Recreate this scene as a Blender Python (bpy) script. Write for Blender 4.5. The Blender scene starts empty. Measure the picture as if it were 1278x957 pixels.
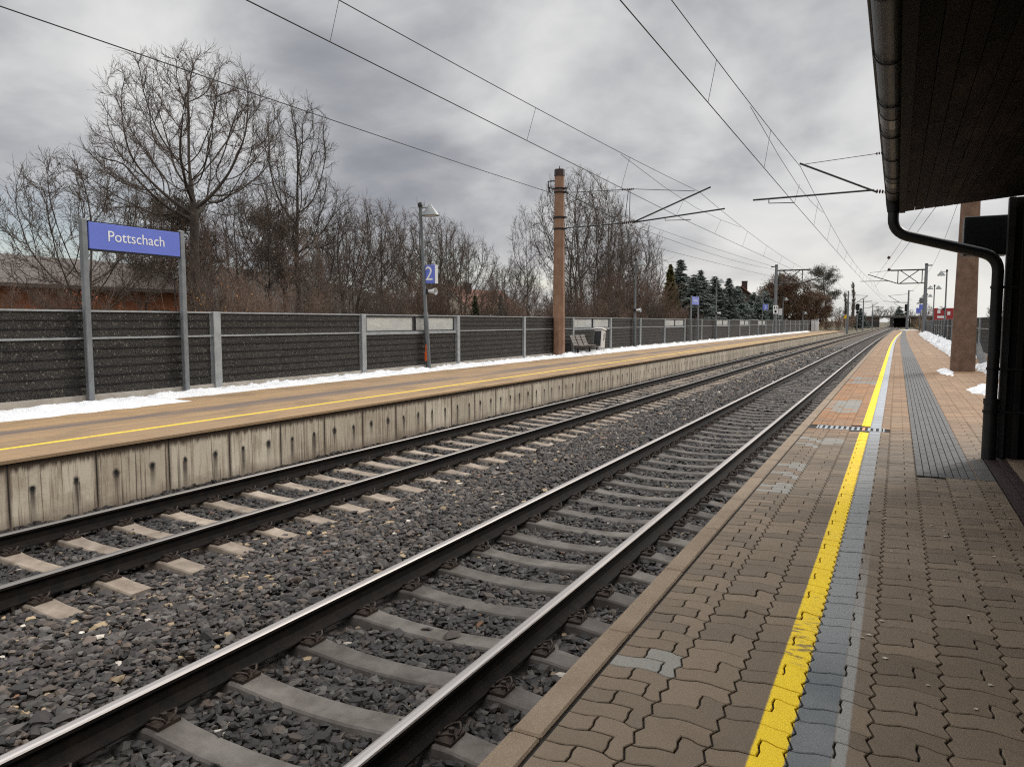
import bpy, math, random
import numpy as np
from mathutils import Vector, Matrix
random.seed(7)
RNG = np.random.default_rng(11)
scene = bpy.context.scene
COL = scene.collection
PI = math.pi
R = math.radians

# ------------------------------------------------------------------ camera
cam_d = bpy.data.cameras.new('camera')
cam = bpy.data.objects.new('camera', cam_d)
COL.objects.link(cam)
cam.location = (0, 0, 1.48)
cam.rotation_euler = (R(90 - 4.728), 0, R(27.395))
cam_d.sensor_width = 36
cam_d.lens = 36 * 925 / 1278
cam_d.clip_start = 0.05
cam_d.clip_end = 6000
scene.camera = cam

# ------------------------------------------------------------------ render settings
vs = scene.view_settings
vs.view_transform = 'Standard'
vs.look = 'None'
vs.gamma = 1
vs.use_curve_mapping = False
vs.exposure = 0.58
scene.render.engine = 'CYCLES'
scene.cycles.max_bounces = 6
scene.cycles.diffuse_bounces = 3
scene.cycles.glossy_bounces = 3
scene.cycles.use_denoising = False
scene.cycles.sample_clamp_indirect = 3.0
scene.cycles.pixel_filter_type = 'BLACKMAN_HARRIS'
scene.cycles.filter_width = 1.15

# ------------------------------------------------------------------ the line's gentle bend
def bend(y):
    if y < 40: return 0.0
    if y < 120: return (y - 40) ** 2 / 16000
    return 0.4 + (y - 120) * 0.010

# ------------------------------------------------------------------ node helpers
def new_mat(name):
    m = bpy.data.materials.new(name)
    m.use_nodes = True
    nt = m.node_tree
    b = nt.nodes['Principled BSDF']
    return m, nt, b

def N(nt, typ, **kw):
    n = nt.nodes.new(typ)
    for k, v in kw.items():
        if k.startswith('i_'):
            n.inputs[k[2:].replace('_', ' ')].default_value = v
        else:
            setattr(n, k, v)
    return n

def math_n(nt, op, a, b=None, c=None, clamp=False):
    n = nt.nodes.new('ShaderNodeMath'); n.operation = op; n.use_clamp = clamp
    for i, v in enumerate((a, b, c)):
        if v is None: continue
        if isinstance(v, (int, float)): n.inputs[i].default_value = v
        else: nt.links.new(v, n.inputs[i])
    return n.outputs[0]

def mixc(nt, fac, a, b, mode='MIX'):
    n = nt.nodes.new('ShaderNodeMix'); n.data_type = 'RGBA'; n.blend_type = mode
    for s, v in ((n.inputs[0], fac), (n.inputs[6], a), (n.inputs[7], b)):
        if isinstance(v, (int, float)): s.default_value = v
        elif isinstance(v, tuple): s.default_value = (*v[:3], 1)
        else: nt.links.new(v, s)
    return n.outputs[2]

def maprange(nt, v, a, b, c=0.0, d=1.0, smooth=False):
    n = nt.nodes.new('ShaderNodeMapRange'); n.clamp = True
    if smooth: n.interpolation_type = 'SMOOTHSTEP'
    nt.links.new(v, n.inputs[0])
    for i, x in zip((1, 2, 3, 4), (a, b, c, d)): n.inputs[i].default_value = x
    return n.outputs[0]

def coords(nt, scale=(1, 1, 1), kind='Object', loc=(0, 0, 0)):
    t = nt.nodes.new('ShaderNodeTexCoord')
    m = nt.nodes.new('ShaderNodeMapping')
    m.inputs['Scale'].default_value = scale
    m.inputs['Location'].default_value = loc
    nt.links.new(t.outputs[kind], m.inputs['Vector'])
    return m.outputs['Vector']

def noise(nt, vec, scale, detail=5, rough=.55, dist=0):
    n = nt.nodes.new('ShaderNodeTexNoise')
    n.inputs['Scale'].default_value = scale
    n.inputs['Detail'].default_value = detail
    n.inputs['Roughness'].default_value = rough
    n.inputs['Distortion'].default_value = dist
    nt.links.new(vec, n.inputs['Vector'])
    return n.outputs['Fac']

def bump(nt, bsdf, h, strength=.3, dist=.01):
    n = nt.nodes.new('ShaderNodeBump')
    n.inputs['Strength'].default_value = strength
    n.inputs['Distance'].default_value = dist
    nt.links.new(h, n.inputs['Height'])
    nt.links.new(n.outputs['Normal'], bsdf.inputs['Normal'])

def mk(name, c1, c2=None, scale=4, rough=.75, metal=0, bmp=.15, bscale=60, stretch=(1, 1, 1), lo=.35, hi=.65, rand=0, spec=.4, c3=None, dist=.006):
    """noise-mottled material; rand: per-object brightness variation; c3: fine speckle colour"""
    m, nt, b = new_mat(name)
    v = coords(nt, stretch)
    if rand:                       # copies do not repeat the same mottling
        oi0 = nt.nodes.new('ShaderNodeObjectInfo')
        off = nt.nodes.new('ShaderNodeVectorMath'); off.operation = 'ADD'
        sc_ = nt.nodes.new('ShaderNodeVectorMath'); sc_.operation = 'SCALE'
        sc_.inputs[0].default_value = (37.0, 53.0, 11.0); nt.links.new(oi0.outputs['Random'], sc_.inputs['Scale'])
        nt.links.new(v, off.inputs[0]); nt.links.new(sc_.outputs[0], off.inputs[1]); v = off.outputs[0]
    n1 = noise(nt, v, scale, 6, .6)
    col = mixc(nt, maprange(nt, n1, lo, hi), c1, c2 or c1)
    n2 = noise(nt, v, bscale, 4, .7)
    if c3:
        col = mixc(nt, maprange(nt, n2, .55, .72), col, c3)
    if rand:
        oi = nt.nodes.new('ShaderNodeObjectInfo')
        f = maprange(nt, oi.outputs['Random'], 0, 1, 1 - rand, 1 + rand)
        hs = nt.nodes.new('ShaderNodeHueSaturation')
        nt.links.new(col, hs.inputs['Color']); nt.links.new(f, hs.inputs['Value'])
        col = hs.outputs['Color']
    nt.links.new(col, b.inputs['Base Color'])
    b.inputs['Roughness'].default_value = rough
    b.inputs['Metallic'].default_value = metal
    b.inputs['Specular IOR Level'].default_value = spec
    if bmp: bump(nt, b, n2, bmp, dist)
    return m

def attr_color(nt, name='tone'):
    a = nt.nodes.new('ShaderNodeAttribute'); a.attribute_name = name
    return a

# ------------------------------------------------------------------ mesh helpers
def mesh_np(name, verts, faces, mats=(), smooth=False, tone=None, color=None, midx=None):
    verts = np.asarray(verts, np.float32); faces = np.asarray(faces, np.int32)
    k = faces.shape[1]
    me = bpy.data.meshes.new(name)
    me.vertices.add(len(verts)); me.vertices.foreach_set('co', verts.ravel())
    me.loops.add(faces.size); me.loops.foreach_set('vertex_index', faces.ravel())
    me.polygons.add(len(faces))
    me.polygons.foreach_set('loop_start', np.arange(0, faces.size, k, dtype=np.int32))
    me.polygons.foreach_set('loop_total', np.full(len(faces), k, np.int32))
    me.polygons.foreach_set('use_smooth', np.full(len(faces), smooth, bool))
    if midx is not None: me.polygons.foreach_set('material_index', np.asarray(midx, np.int32))
    if tone is not None:
        a = me.attributes.new('tone', 'FLOAT', 'POINT'); a.data.foreach_set('value', np.asarray(tone, np.float32))
    if color is not None:
        a = me.attributes.new('stone', 'FLOAT_COLOR', 'POINT'); a.data.foreach_set('color', np.asarray(color, np.float32).ravel())
    for m in mats: me.materials.append(m)
    me.update(calc_edges=True)
    return me

class MB:
    def __init__(s): s.v, s.f, s.m, s.sm, s.t = [], [], [], [], []
    def add(s, vs, fs, m=0, sm=False, tone=0.5):
        o = len(s.v); s.v += [tuple(p) for p in vs]; s.t += [tone] * len(vs)
        for f in fs:
            s.f.append([o + i for i in f]); s.m.append(m); s.sm.append(sm)
        return s
    def box(s, x0, x1, y0, y1, z0, z1, m=0, tone=.5, c=0.0):
        """box; c > 0 chamfers the four vertical edges and the top edges slightly"""
        if c <= 0:
            vs = [(x0, y0, z0), (x1, y0, z0), (x1, y1, z0), (x0, y1, z0), (x0, y0, z1), (x1, y0, z1), (x1, y1, z1), (x0, y1, z1)]
            fs = [(3, 2, 1, 0), (4, 5, 6, 7), (0, 1, 5, 4), (1, 2, 6, 5), (2, 3, 7, 6), (3, 0, 4, 7)]
            return s.add(vs, fs, m, False, tone)
        def ring(d, z): return [(x0 + d, y0 + 2*c, z) if False else p for p in ((x0 + c + d, y0 + d, z), (x1 - c - d, y0 + d, z), (x1 - d, y0 + c + d, z), (x1 - d, y1 - c - d, z), (x1 - c - d, y1 - d, z), (x0 + c + d, y1 - d, z), (x0 + d, y1 - c - d, z), (x0 + d, y0 + c + d, z))]
        vs = ring(c, z0) + ring(0, z0 + c) + ring(0, z1 - c) + ring(c, z1)
        fs = [tuple(range(7, -1, -1)), tuple(range(24, 32))]
        for k in range(3):
            for i in range(8):
                j = (i + 1) % 8
                fs.append((k*8 + i, k*8 + j, k*8 + 8 + j, k*8 + 8 + i))
        return s.add(vs, fs, m, False, tone)
    def obox(s, p, ax, ay, az, hx, hy, hz, m=0, tone=.5):
        p, ax, ay, az = Vector(p), Vector(ax).normalized(), Vector(ay).normalized(), Vector(az).normalized()
        vs = [p + ax*(hx*a) + ay*(hy*b) + az*(hz*c) for c in (-1, 1) for a, b in ((-1, -1), (1, -1), (1, 1), (-1, 1))]
        fs = [(3, 2, 1, 0), (4, 5, 6, 7), (0, 1, 5, 4), (1, 2, 6, 5), (2, 3, 7, 6), (3, 0, 4, 7)]
        return s.add(vs, fs, m, False, tone)
    def tube(s, pts, r, n=8, m=0, sm=True, cap=True, phase=0, tone=.5):
        pts = [Vector(p) for p in pts]
        rs = r if isinstance(r, (list, tuple)) else [r] * len(pts)
        vs, fs = [], []
        up = None
        for i, p in enumerate(pts):
            t = (pts[min(i + 1, len(pts) - 1)] - pts[max(i - 1, 0)]).normalized()
            if up is None:
                a = Vector((0, 0, 1)) if abs(t.z) < .9 else Vector((1, 0, 0))
                up = (a - t * a.dot(t)).normalized()
            else:
                up = (up - t * up.dot(t)).normalized()
            w = t.cross(up)
            for k in range(n):
                an = 2*PI*k/n + phase
                vs.append(p + (up*math.cos(an) + w*math.sin(an)) * rs[i])
        for i in range(len(pts) - 1):
            for k in range(n):
                j = (k + 1) % n
                fs.append((i*n + k, i*n + j, i*n + n + j, i*n + n + k))
        s.add(vs, fs, m, sm, tone)
        if cap:
            o = (len(pts) - 1)*n
            s.add([vs[i] for i in range(n)], [tuple(range(n - 1, -1, -1))], m, False, tone)
            s.add([vs[o + i] for i in range(n)], [tuple(range(n))], m, False, tone)
        return s
    def lathe(s, prof, cx=0, cy=0, n=16, m=0, sm=True):
        vs, fs = [], []
        for r, z in prof:
            for k in range(n):
                a = 2*PI*k/n
                vs.append((cx + r*math.cos(a), cy + r*math.sin(a), z))
        for i in range(len(prof) - 1):
            for k in range(n):
                j = (k + 1) % n
                fs.append((i*n + k, i*n + j, i*n + n + j, i*n + n + k))
        return s.add(vs, fs, m, sm)
    def sweep(s, prof, path, m=0, closed=True, cap=True):
        """profile of (x, z) points swept along path of (x, y, z) that runs along +y"""
        n = len(prof); vs, fs = [], []
        for (px, py, pz) in path:
            vs += [(px + a, py, pz + b) for a, b in prof]
        for i in range(len(path) - 1):
            for k in range(n if closed else n - 1):
                j = (k + 1) % n
                fs.append((i*n + j, i*n + k, i*n + n + k, i*n + n + j))
        if cap and closed:
            fs.append(tuple(range(n))); fs.append(tuple((len(path) - 1)*n + i for i in range(n - 1, -1, -1)))
        ms = m if isinstance(m, list) else None
        o = len(s.v); s.v += vs; s.t += [.5]*len(vs)
        for q, f in enumerate(fs):
            s.f.append([o + i for i in f]); s.sm.append(False)
            s.m.append(ms[q % n] if ms and q < n*(len(path) - 1) else (0 if ms else m))
        return s
    def mesh(s, name, mats, tone=False):
        me = bpy.data.meshes.new(name)
        me.from_pydata(s.v, [], s.f)
        for m in (mats if isinstance(mats, (list, tuple)) else [mats]): me.materials.append(m)
        me.polygons.foreach_set('material_index', np.array(s.m, np.int32))
        me.polygons.foreach_set('use_smooth', np.array(s.sm, bool))
        if tone:
            a = me.attributes.new('tone', 'FLOAT', 'POINT'); a.data.foreach_set('value', np.array(s.t, np.float32))
        me.update()
        return me

def put(name, me, parent=None, loc=(0, 0, 0), rot=(0, 0, 0)):
    o = bpy.data.objects.new(name, me)
    COL.objects.link(o)
    o.location = loc; o.rotation_euler = rot
    if parent is not None: o.parent = parent
    return o

def thing(name, label, cat, loc=(0, 0, 0), rot=(0, 0, 0), group=None):
    o = put(name, None, None, loc, rot)
    o.empty_display_size = .2
    return tag(o, label, cat, group)

def tag(o, label, cat, group=None, kind=None):
    if label: o['label'] = label
    if cat: o['category'] = cat
    if group: o['group'] = group
    if kind: o['kind'] = kind
    return o

def part(name, mb, mats, parent, tone=False, label=None, loc=(0, 0, 0), rot=(0, 0, 0)):
    o = put(name, mb.mesh(name, mats, tone) if isinstance(mb, MB) else mb, parent, loc, rot)
    if label: o['label'] = label
    return o

def structure(name, me): return tag(put(name, me), None, None, None, 'structure')
def stuff(name, me, label, cat, group=None): return tag(put(name, me), label, cat, group, 'stuff')

def copy_tree(o, parent=None):
    c = o.copy(); COL.objects.link(c)
    if parent is not None: c.parent = parent
    for ch in list(o.children): copy_tree(ch, c)
    return c

def text_mesh(txt, size, extrude=.002):
    cu = bpy.data.curves.new('lettering', 'FONT')
    cu.body = txt; cu.size = size; cu.extrude = extrude
    cu.align_x = 'CENTER'; cu.align_y = 'CENTER'
    cu.resolution_u = 6
    o = bpy.data.objects.new('lettering', cu); COL.objects.link(o)
    bpy.context.view_layer.update()
    me = bpy.data.meshes.new_from_object(o.evaluated_get(bpy.context.evaluated_depsgraph_get()))
    bpy.data.objects.remove(o); bpy.data.curves.remove(cu)
    return me

# ------------------------------------------------------------------ materials
MAT = {}
def weathered_concrete(): pass
MAT['galv'] = mk('galvanised_steel', (.30, .32, .33), (.40, .42, .43), 6, .5, .55, .05, 80)
MAT['galv_dark'] = mk('weathered_steel', (.16, .17, .18), (.22, .23, .24), 6, .55, .4, .05, 80)
MAT['pole'] = mk('grey_painted_pole', (.10, .11, .115), (.15, .16, .165), 5, .5, .2, .05, 60)
MAT['black_metal'] = mk('black_metal', (.010, .010, .011), (.016, .016, .017), 5, .45, .3, .05, 60)
MAT['dark_steel'] = mk('dark_steel', (.035, .036, .038), (.055, .055, .055), 5, .5, .5, .05, 60)
MAT['wire'] = mk('copper_wire', (.03, .032, .033), None, 5, .55, .5, 0)
MAT['blue'] = mk('blue_enamel', (.125, .170, .56), (.135, .18, .59), 2, .35, 0, .02, 30)
MAT['white'] = mk('white_paint', (.80, .80, .80), (.74, .74, .73), 6, .4, 0, .02, 40)
MAT['light_grey'] = mk('light_grey_paint', (.55, .56, .57), (.62, .63, .63), 4, .45, 0, .02, 40)
MAT['orange'] = mk('orange_plastic', (.75, .12, .02), (.65, .10, .02), 6, .5, 0, .05, 40)
MAT['red'] = mk('red_paint', (.33, .03, .035), (.28, .03, .03), 3, .45, 0, .02, 40)
MAT['yellow'] = mk('yellow_plate', (.80, .50, .02), (.75, .46, .02), 3, .45, 0, .02, 40)
MAT['rail_side'] = mk('rusty_rail_web', (.0055, .0045, .004), (.016, .0105, .008), 9, .8, 0, .25, 120, lo=.4, hi=.75, spec=.15)
MAT['rail_top'] = mk('polished_rail_head', (.42, .385, .36), (.50, .465, .44), 3, .48, 1, .02, 60, (12, .2, 12))
MAT['rail_top_dull'] = mk('dull_rail_head', (.15, .138, .128), (.21, .195, .18), 3, .42, .7, .02, 60, (12, .2, 12))
MAT['sleeper_dark'] = mk('concrete_sleeper', (.060, .050, .042), (.125, .111, .097), 4.5, .85, 0, .35, 160, rand=.18, c3=(.07, .06, .052))
MAT['sleeper_light'] = mk('concrete_sleeper_pale', (.165, .128, .096), (.31, .255, .20), 4.5, .85, 0, .3, 160, rand=.15, c3=(.17, .12, .09))
MAT['clip'] = mk('rusty_clip', (.030, .022, .018), (.05, .034, .025), 20, .6, .4, .1, 90)
MAT['concrete'] = mk('plinth_concrete', (.34, .31, .27), (.44, .41, .36), 3, .85, 0, .2, 90, c3=(.26, .23, .20))
MAT['mast_brown'] = mk('brown_mast_concrete', (.19, .105, .064), (.275, .165, .110), 3.5, .85, 0, .35, 60, (1, 1, .8), c3=(.16, .075, .042))
MAT['mast_rough'] = mk('brown_mast_concrete_worn', (.115, .068, .045), (.195, .120, .082), 4.5, .88, 0, .5, 55, (1, 1, .8), c3=(.085, .047, .032), dist=.012)
MAT['porcelain'] = mk('brown_porcelain', (.035, .018, .014), (.05, .025, .02), 8, .25, 0, .02, 30)
MAT['snow'] = mk('old_snow', (.60, .605, .61), (.70, .705, .71), 2, .75, 0, .7, 24, c3=(.50, .495, .48), dist=.03)
MAT['gutter'] = mk('anthracite_gutter', (.012, .013, .014), (.022, .023, .024), 4, .45, .10, .03, 40)
MAT['shelter_wall'] = mk('dark_shelter_cladding', (.012, .011, .011), (.022, .020, .019), 3, .7, 0, .1, 40, spec=.12)
MAT['shelter_floor'] = mk('shelter_floor_tiles', (.16, .115, .08), (.21, .155, .11), 3, .6, 0, .1, 50)
MAT['rust_sill'] = mk('rusty_sill', (.035, .022, .020), (.06, .040, .035), 12, .5, .4, .2, 70)
MAT['bark'] = mk('grey_brown_bark', (.047, .037, .030), (.080, .064, .052), 5, .9, 0, .5, 30, (1, 1, .3), rand=.15)
MAT['twig'] = mk('dark_twigs', (.060, .044, .034), (.100, .074, .057), 3, .9, 0, 0, rand=.2)
MAT['twig_red'] = mk('reddish_twigs', (.105, .068, .049), (.165, .110, .081), 1.2, .9, 0, 0, rand=.3)
MAT['twig_pale'] = mk('pale_twigs', (.13, .110, .096), (.18, .155, .135), 2, .9, 0, 0, rand=.2)
MAT['twig_tan'] = mk('tan_dry_stalks', (.16, .105, .055), (.22, .15, .08), 1.5, .9, 0, 0, rand=.25)
MAT['leaf_brown'] = mk('withered_leaves', (.078, .045, .026), (.118, .072, .042), .8, .85, 0, 0, rand=.15)
MAT['leaf_orange'] = mk('orange_withered_leaves', (.30, .135, .035), (.36, .18, .05), 1, .85, 0, 0)
MAT['leaf_red'] = mk('red_withered_leaves', (.20, .055, .028), (.26, .085, .04), 1, .85, 0, 0)
MAT['spruce'] = mk('blue_spruce_needles', (.10, .118, .100), (.215, .245, .222), .9, .8, 0, 0, rand=.2)
MAT['thuja'] = mk('dark_thuja', (.030, .038, .014), (.055, .058, .020), 1.5, .8, 0, 0, rand=.2)
MAT['thuja_gold'] = mk('golden_thuja', (.060, .062, .015), (.14, .105, .025), .9, .8, 0, 0)
MAT['pine'] = mk('pine_needles', (.045, .036, .022), (.075, .060, .036), 1.2, .8, 0, 0, rand=.1)
MAT['hedge'] = mk('far_hedge', (.050, .045, .030), (.09, .07, .045), .6, .9, 0, 0, rand=.3)
MAT['brick'] = mk('brick_wall', (.27, .10, .05), (.34, .14, .07), 2, .8, 0, .2, 40)
MAT['roof_grey'] = mk('grey_roof_sheets', (.090, .070, .058), (.135, .108, .090), 1.2, .7, 0, .1, 20)
MAT['roof_red'] = mk('red_brown_roof', (.15, .07, .045), (.20, .10, .065), 1, .8, 0, .2, 20)
MAT['plaster'] = mk('pale_plaster', (.48, .43, .34), (.55, .50, .40), 1, .85, 0, .1, 30)
MAT['window'] = mk('dark_window', (.03, .033, .038), None, 1, .15, 0, 0)
MAT['bench_slat'] = mk('bench_slats', (.115, .10, .088), (.16, .14, .12), 5, .7, 0, .15, 40, (1, 8, 8))
MAT['stainless'] = mk('stainless_bin', (.62, .61, .60), (.70, .69, .68), 4, .35, .3, .03, 50)
MAT['ground'] = mk('winter_grass', (.075, .062, .034), (.12, .10, .06), .12, .95, 0, .6, 8, c3=(.05, .045, .025), dist=.05)
MAT['hill'] = mk('wooded_hill', (.026, .021, .017), (.048, .038, .030), .035, .95, 0, .6, .25, dist=2.5)
MAT['path'] = mk('gravel_path', (.11, .10, .09), (.16, .145, .13), 2, .9, 0, .3, 60)
MAT['lamp_hood'] = mk('lamp_hood', (.22, .235, .235), (.28, .29, .29), 4, .45, .3, .03, 40)
MAT['glass_dark'] = mk('dark_screen', (.012, .013, .014), None, 3, .2, 0, 0)

# frosted pane in the barrier: pale, slightly glossy, lets some light through
m, nt, b = new_mat('frosted_pane')
v = coords(nt, (1, .6, 2)); n1 = noise(nt, v, 2.2, 5, .6)
nt.links.new(mixc(nt, maprange(nt, n1, .35, .65), (.50, .52, .51), (.66, .66, .61)), b.inputs['Base Color'])
b.inputs['Roughness'].default_value = .22
b.inputs['Transmission Weight'].default_value = .25
MAT['pane'] = m

# crushed stone: colour per stone
m, nt, b = new_mat('crushed_ballast')
a = attr_color(nt, 'stone')
v = coords(nt); n1 = noise(nt, v, 55, 4, .7)
col = mixc(nt, 1.0, a.outputs['Color'], mixc(nt, n1, (.62, .62, .62), (1.3, 1.25, 1.2)), 'MULTIPLY')
nt.links.new(col, b.inputs['Base Color']); b.inputs['Roughness'].default_value = .62
b.inputs['Specular IOR Level'].default_value = .35
bump(nt, b, n1, .35, .006)
MAT['stone'] = m

# the bed below/behind the modelled stones
m, nt, b = new_mat('ballast_bed')
v = coords(nt)
vo = nt.nodes.new('ShaderNodeTexVoronoi'); vo.inputs['Scale'].default_value = 17; nt.links.new(v, vo.inputs['Vector'])
sep = nt.nodes.new('ShaderNodeSeparateColor'); nt.links.new(vo.outputs['Color'], sep.inputs[0])
c = mixc(nt, maprange(nt, sep.outputs[0], .5, 1), (.030, .026, .024), (.085, .066, .054))
n1 = noise(nt, v, .5, 4)
c = mixc(nt, maprange(nt, n1, .3, .7), c, mixc(nt, .6, c, (.10, .075, .058)))
nt.links.new(c, b.inputs['Base Color']); b.inputs['Roughness'].default_value = .85
bump(nt, b, vo.outputs['Distance'], .9, .04)
MAT['bed'] = m

# stone absorber panel of the barrier
m, nt, b = new_mat('porous_stone_absorber')
v = coords(nt)
vo = nt.nodes.new('ShaderNodeTexVoronoi'); vo.inputs['Scale'].default_value = 42; nt.links.new(v, vo.inputs['Vector'])
sep = nt.nodes.new('ShaderNodeSeparateColor'); nt.links.new(vo.outputs['Color'], sep.inputs[0])
c = mixc(nt, maprange(nt, sep.outputs[0], .3, 1), (.010, .009, .0085), (.046, .040, .034))
c = mixc(nt, maprange(nt, sep.outputs[1], .95, .98), c, (.15, .135, .115))
n1 = noise(nt, coords(nt, (1, 1, 2.5)), 1.3, 4)
c = mixc(nt, maprange(nt, n1, .35, .7), c, mixc(nt, .4, c, (.055, .048, .04)))
nt.links.new(c, b.inputs['Base Color']); b.inputs['Roughness'].default_value = .9
bump(nt, b, vo.outputs['Distance'], .8, .02)
MAT['absorber'] = m

# platform pavers (painted line included: paint lies on the stones)
def paver_material(name, near):
    m, nt, b = new_mat(name)
    t = nt.nodes.new('ShaderNodeTexCoord'); sp = nt.nodes.new('ShaderNodeSeparateXYZ')
    nt.links.new(t.outputs['Object'], sp.inputs[0])
    X, Y = sp.outputs[0], sp.outputs[1]
    v = t.outputs['Object']
    fine = noise(nt, v, 190, 3, .8)
    mid = noise(nt, v, 2.1, 6, .65)
    big = noise(nt, v, .33, 3, .5)
    tone = attr_color(nt, 'tone').outputs['Fac']
    # batches: greyish brown by the shelter, rusty further along
    grey = mixc(nt, mid, (.128, .094, .062), (.200, .151, .104))
    rust = mixc(nt, mid, (.205, .120, .062), (.265, .165, .094))
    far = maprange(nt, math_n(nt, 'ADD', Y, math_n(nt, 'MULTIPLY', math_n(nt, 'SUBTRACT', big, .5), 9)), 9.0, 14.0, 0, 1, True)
    if not near:
        rust = mixc(nt, mid, (.34, .205, .092), (.44, .29, .145)); far = 1.0
    c = mixc(nt, far, grey, rust)
    if near:
        # iron stain beside the edge
        st = math_n(nt, 'MULTIPLY', maprange(nt, X, -.3, -.42, 0, 1), maprange(nt, Y, 10.5, 12, 0, 1))
        st = math_n(nt, 'MULTIPLY', st, maprange(nt, Y, 26, 20, 0, 1))
        st = math_n(nt, 'MULTIPLY', st, maprange(nt, mid, .35, .6, .2, 1))
        c = mixc(nt, math_n(nt, 'MULTIPLY', st, .75), c, (.30, .135, .050))
    damp = noise(nt, v, 1.1, 5, .7)
    c = mixc(nt, maprange(nt, damp, .52, .68, 0, .45), c, mixc(nt, 1.0, c, (.62, .60, .58), 'MULTIPLY'))
    # each stone a little different; a few renewed pale ones
    k = maprange(nt, tone, 0, .9, .80, 1.16)
    hs = nt.nodes.new('ShaderNodeHueSaturation'); nt.links.new(c, hs.inputs['Color']); nt.links.new(k, hs.inputs['Value'])
    c = mixc(nt, maprange(nt, tone, 1.2, 1.3), hs.outputs['Color'], (.220, .208, .182))
    # exposed aggregate specks
    c = mixc(nt, maprange(nt, fine, .63, .72), c, mixc(nt, .5, c, (.34, .27, .19)))
    c = mixc(nt, maprange(nt, fine, .38, .28), c, mixc(nt, .5, c, (.03, .024, .02)))
    if near:
        wob = math_n(nt, 'MULTIPLY', math_n(nt, 'SUBTRACT', noise(nt, v, 14, 5, .8), .5), .012)
        xw = math_n(nt, 'ADD', X, wob)
        # the bend of the platform
        yb = math_n(nt, 'MAXIMUM', math_n(nt, 'SUBTRACT', Y, 40), 0)
        xw = math_n(nt, 'SUBTRACT', xw, math_n(nt, 'DIVIDE', math_n(nt, 'MULTIPLY', yb, yb), 7200))
        def band(a, bb, e=.004): return math_n(nt, 'MULTIPLY', maprange(nt, xw, a - e, a + e), maprange(nt, xw, bb + e, bb - e))
        wear = noise(nt, v, 26, 6, .75)
        w2 = noise(nt, v, 1.7, 3, .5)
        scuff = math_n(nt, 'MULTIPLY', maprange(nt, Y, 3.25, 3.45), maprange(nt, Y, 4.0, 3.75))
        ws = noise(nt, coords(nt, (7, 22, 1)), 1.6, 4, .6)
        chip = maprange(nt, math_n(nt, 'ADD', wear, math_n(nt, 'MULTIPLY', w2, .5)), .90, .99, 1, 0)
        chip = math_n(nt, 'MULTIPLY', chip, math_n(nt, 'SUBTRACT', 1, math_n(nt, 'MULTIPLY', scuff, maprange(nt, ws, .50, .60, 0, .8))))
        ycol = mixc(nt, mid, (.82, .54, .012), (.86, .62, .03))
        ycol = mixc(nt, maprange(nt, fine, .62, .75), ycol, (.55, .36, .03))
        gcol = mixc(nt, mid, (.20, .202, .20), (.265, .268, .266))
        wet = math_n(nt, 'MULTIPLY', maprange(nt, Y, 3.9, 3.2), maprange(nt, mid, .3, .6, .5, 1))
        gcol = mixc(nt, wet, gcol, (.135, .146, .150))
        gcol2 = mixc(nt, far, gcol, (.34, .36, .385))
        c = mixc(nt, math_n(nt, 'MULTIPLY', band(-.395, -.282), chip), c, ycol)
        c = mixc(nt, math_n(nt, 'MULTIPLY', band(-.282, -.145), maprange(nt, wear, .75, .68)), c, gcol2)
        thin = math_n(nt, 'MULTIPLY', band(-.143, -.098), maprange(nt, Y, 5.5, 4.0))
        c = mixc(nt, math_n(nt, 'MULTIPLY', thin, maprange(nt, wear, .72, .6)), c, (.27, .26, .24))
    else:
        yw = math_n(nt, 'SUBTRACT', X, 0)
        yb = math_n(nt, 'MAXIMUM', math_n(nt, 'SUBTRACT', Y, 40), 0)
        yw = math_n(nt, 'SUBTRACT', yw, math_n(nt, 'DIVIDE', math_n(nt, 'MULTIPLY', yb, yb), 16000))
        def band(a, bb, e=.005): return math_n(nt, 'MULTIPLY', maprange(nt, yw, a - e, a + e), maprange(nt, yw, bb + e, bb - e))
        # worn, patchy lanes along the platform and faint courses of stones
        ln = noise(nt, coords(nt, (4.0, .10, 1)), 1.0, 6, .65)
        c = mixc(nt, maprange(nt, ln, .40, .62), c, mixc(nt, .6, c, (.21, .145, .095)))
        pt = noise(nt, coords(nt, (1.2, .5, 1), loc=(2, 9, 0)), 1.0, 5, .65)
        c = mixc(nt, maprange(nt, pt, .50, .62, 0, .7), c, (.170, .115, .066))
        fy_ = math_n(nt, 'FRACT', math_n(nt, 'MULTIPLY', math_n(nt, 'ADD', Y, 50), 4.545))
        fx_ = math_n(nt, 'FRACT', math_n(nt, 'MULTIPLY', math_n(nt, 'ADD', X, 50), 4.0))
        jt = math_n(nt, 'MAXIMUM', maprange(nt, fy_, .05, .0), maprange(nt, fx_, .05, .0))
        c = mixc(nt, math_n(nt, 'MULTIPLY', jt, .55), c, (.06, .045, .032))
        # darker tactile strip, patchy
        pn = noise(nt, coords(nt, (2.2, .22, 1)), 1.4, 5, .6)
        dk = math_n(nt, 'MULTIPLY', band(-10.75, -10.15, .12), maprange(nt, pn, .36, .52))
        c = mixc(nt, math_n(nt, 'MULTIPLY', dk, .85), c, (.105, .082, .074))
        yn = maprange(nt, noise(nt, v, 3, 5, .7), .30, .42)
        c = mixc(nt, math_n(nt, 'MULTIPLY', band(-9.29, -9.19), yn), c, (.72, .50, .03))
    nt.links.new(c, b.inputs['Base Color'])
    b.inputs['Specular IOR Level'].default_value = .3
    nt.links.new(maprange(nt, mid, .3, .7, .55, .8), b.inputs['Roughness'])
    bump(nt, b, fine, .35, .004)
    return m
MAT['paver'] = paver_material('interlocking_pavers', True)
MAT['paver_opposite'] = paver_material('weathered_pavers', False)
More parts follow.
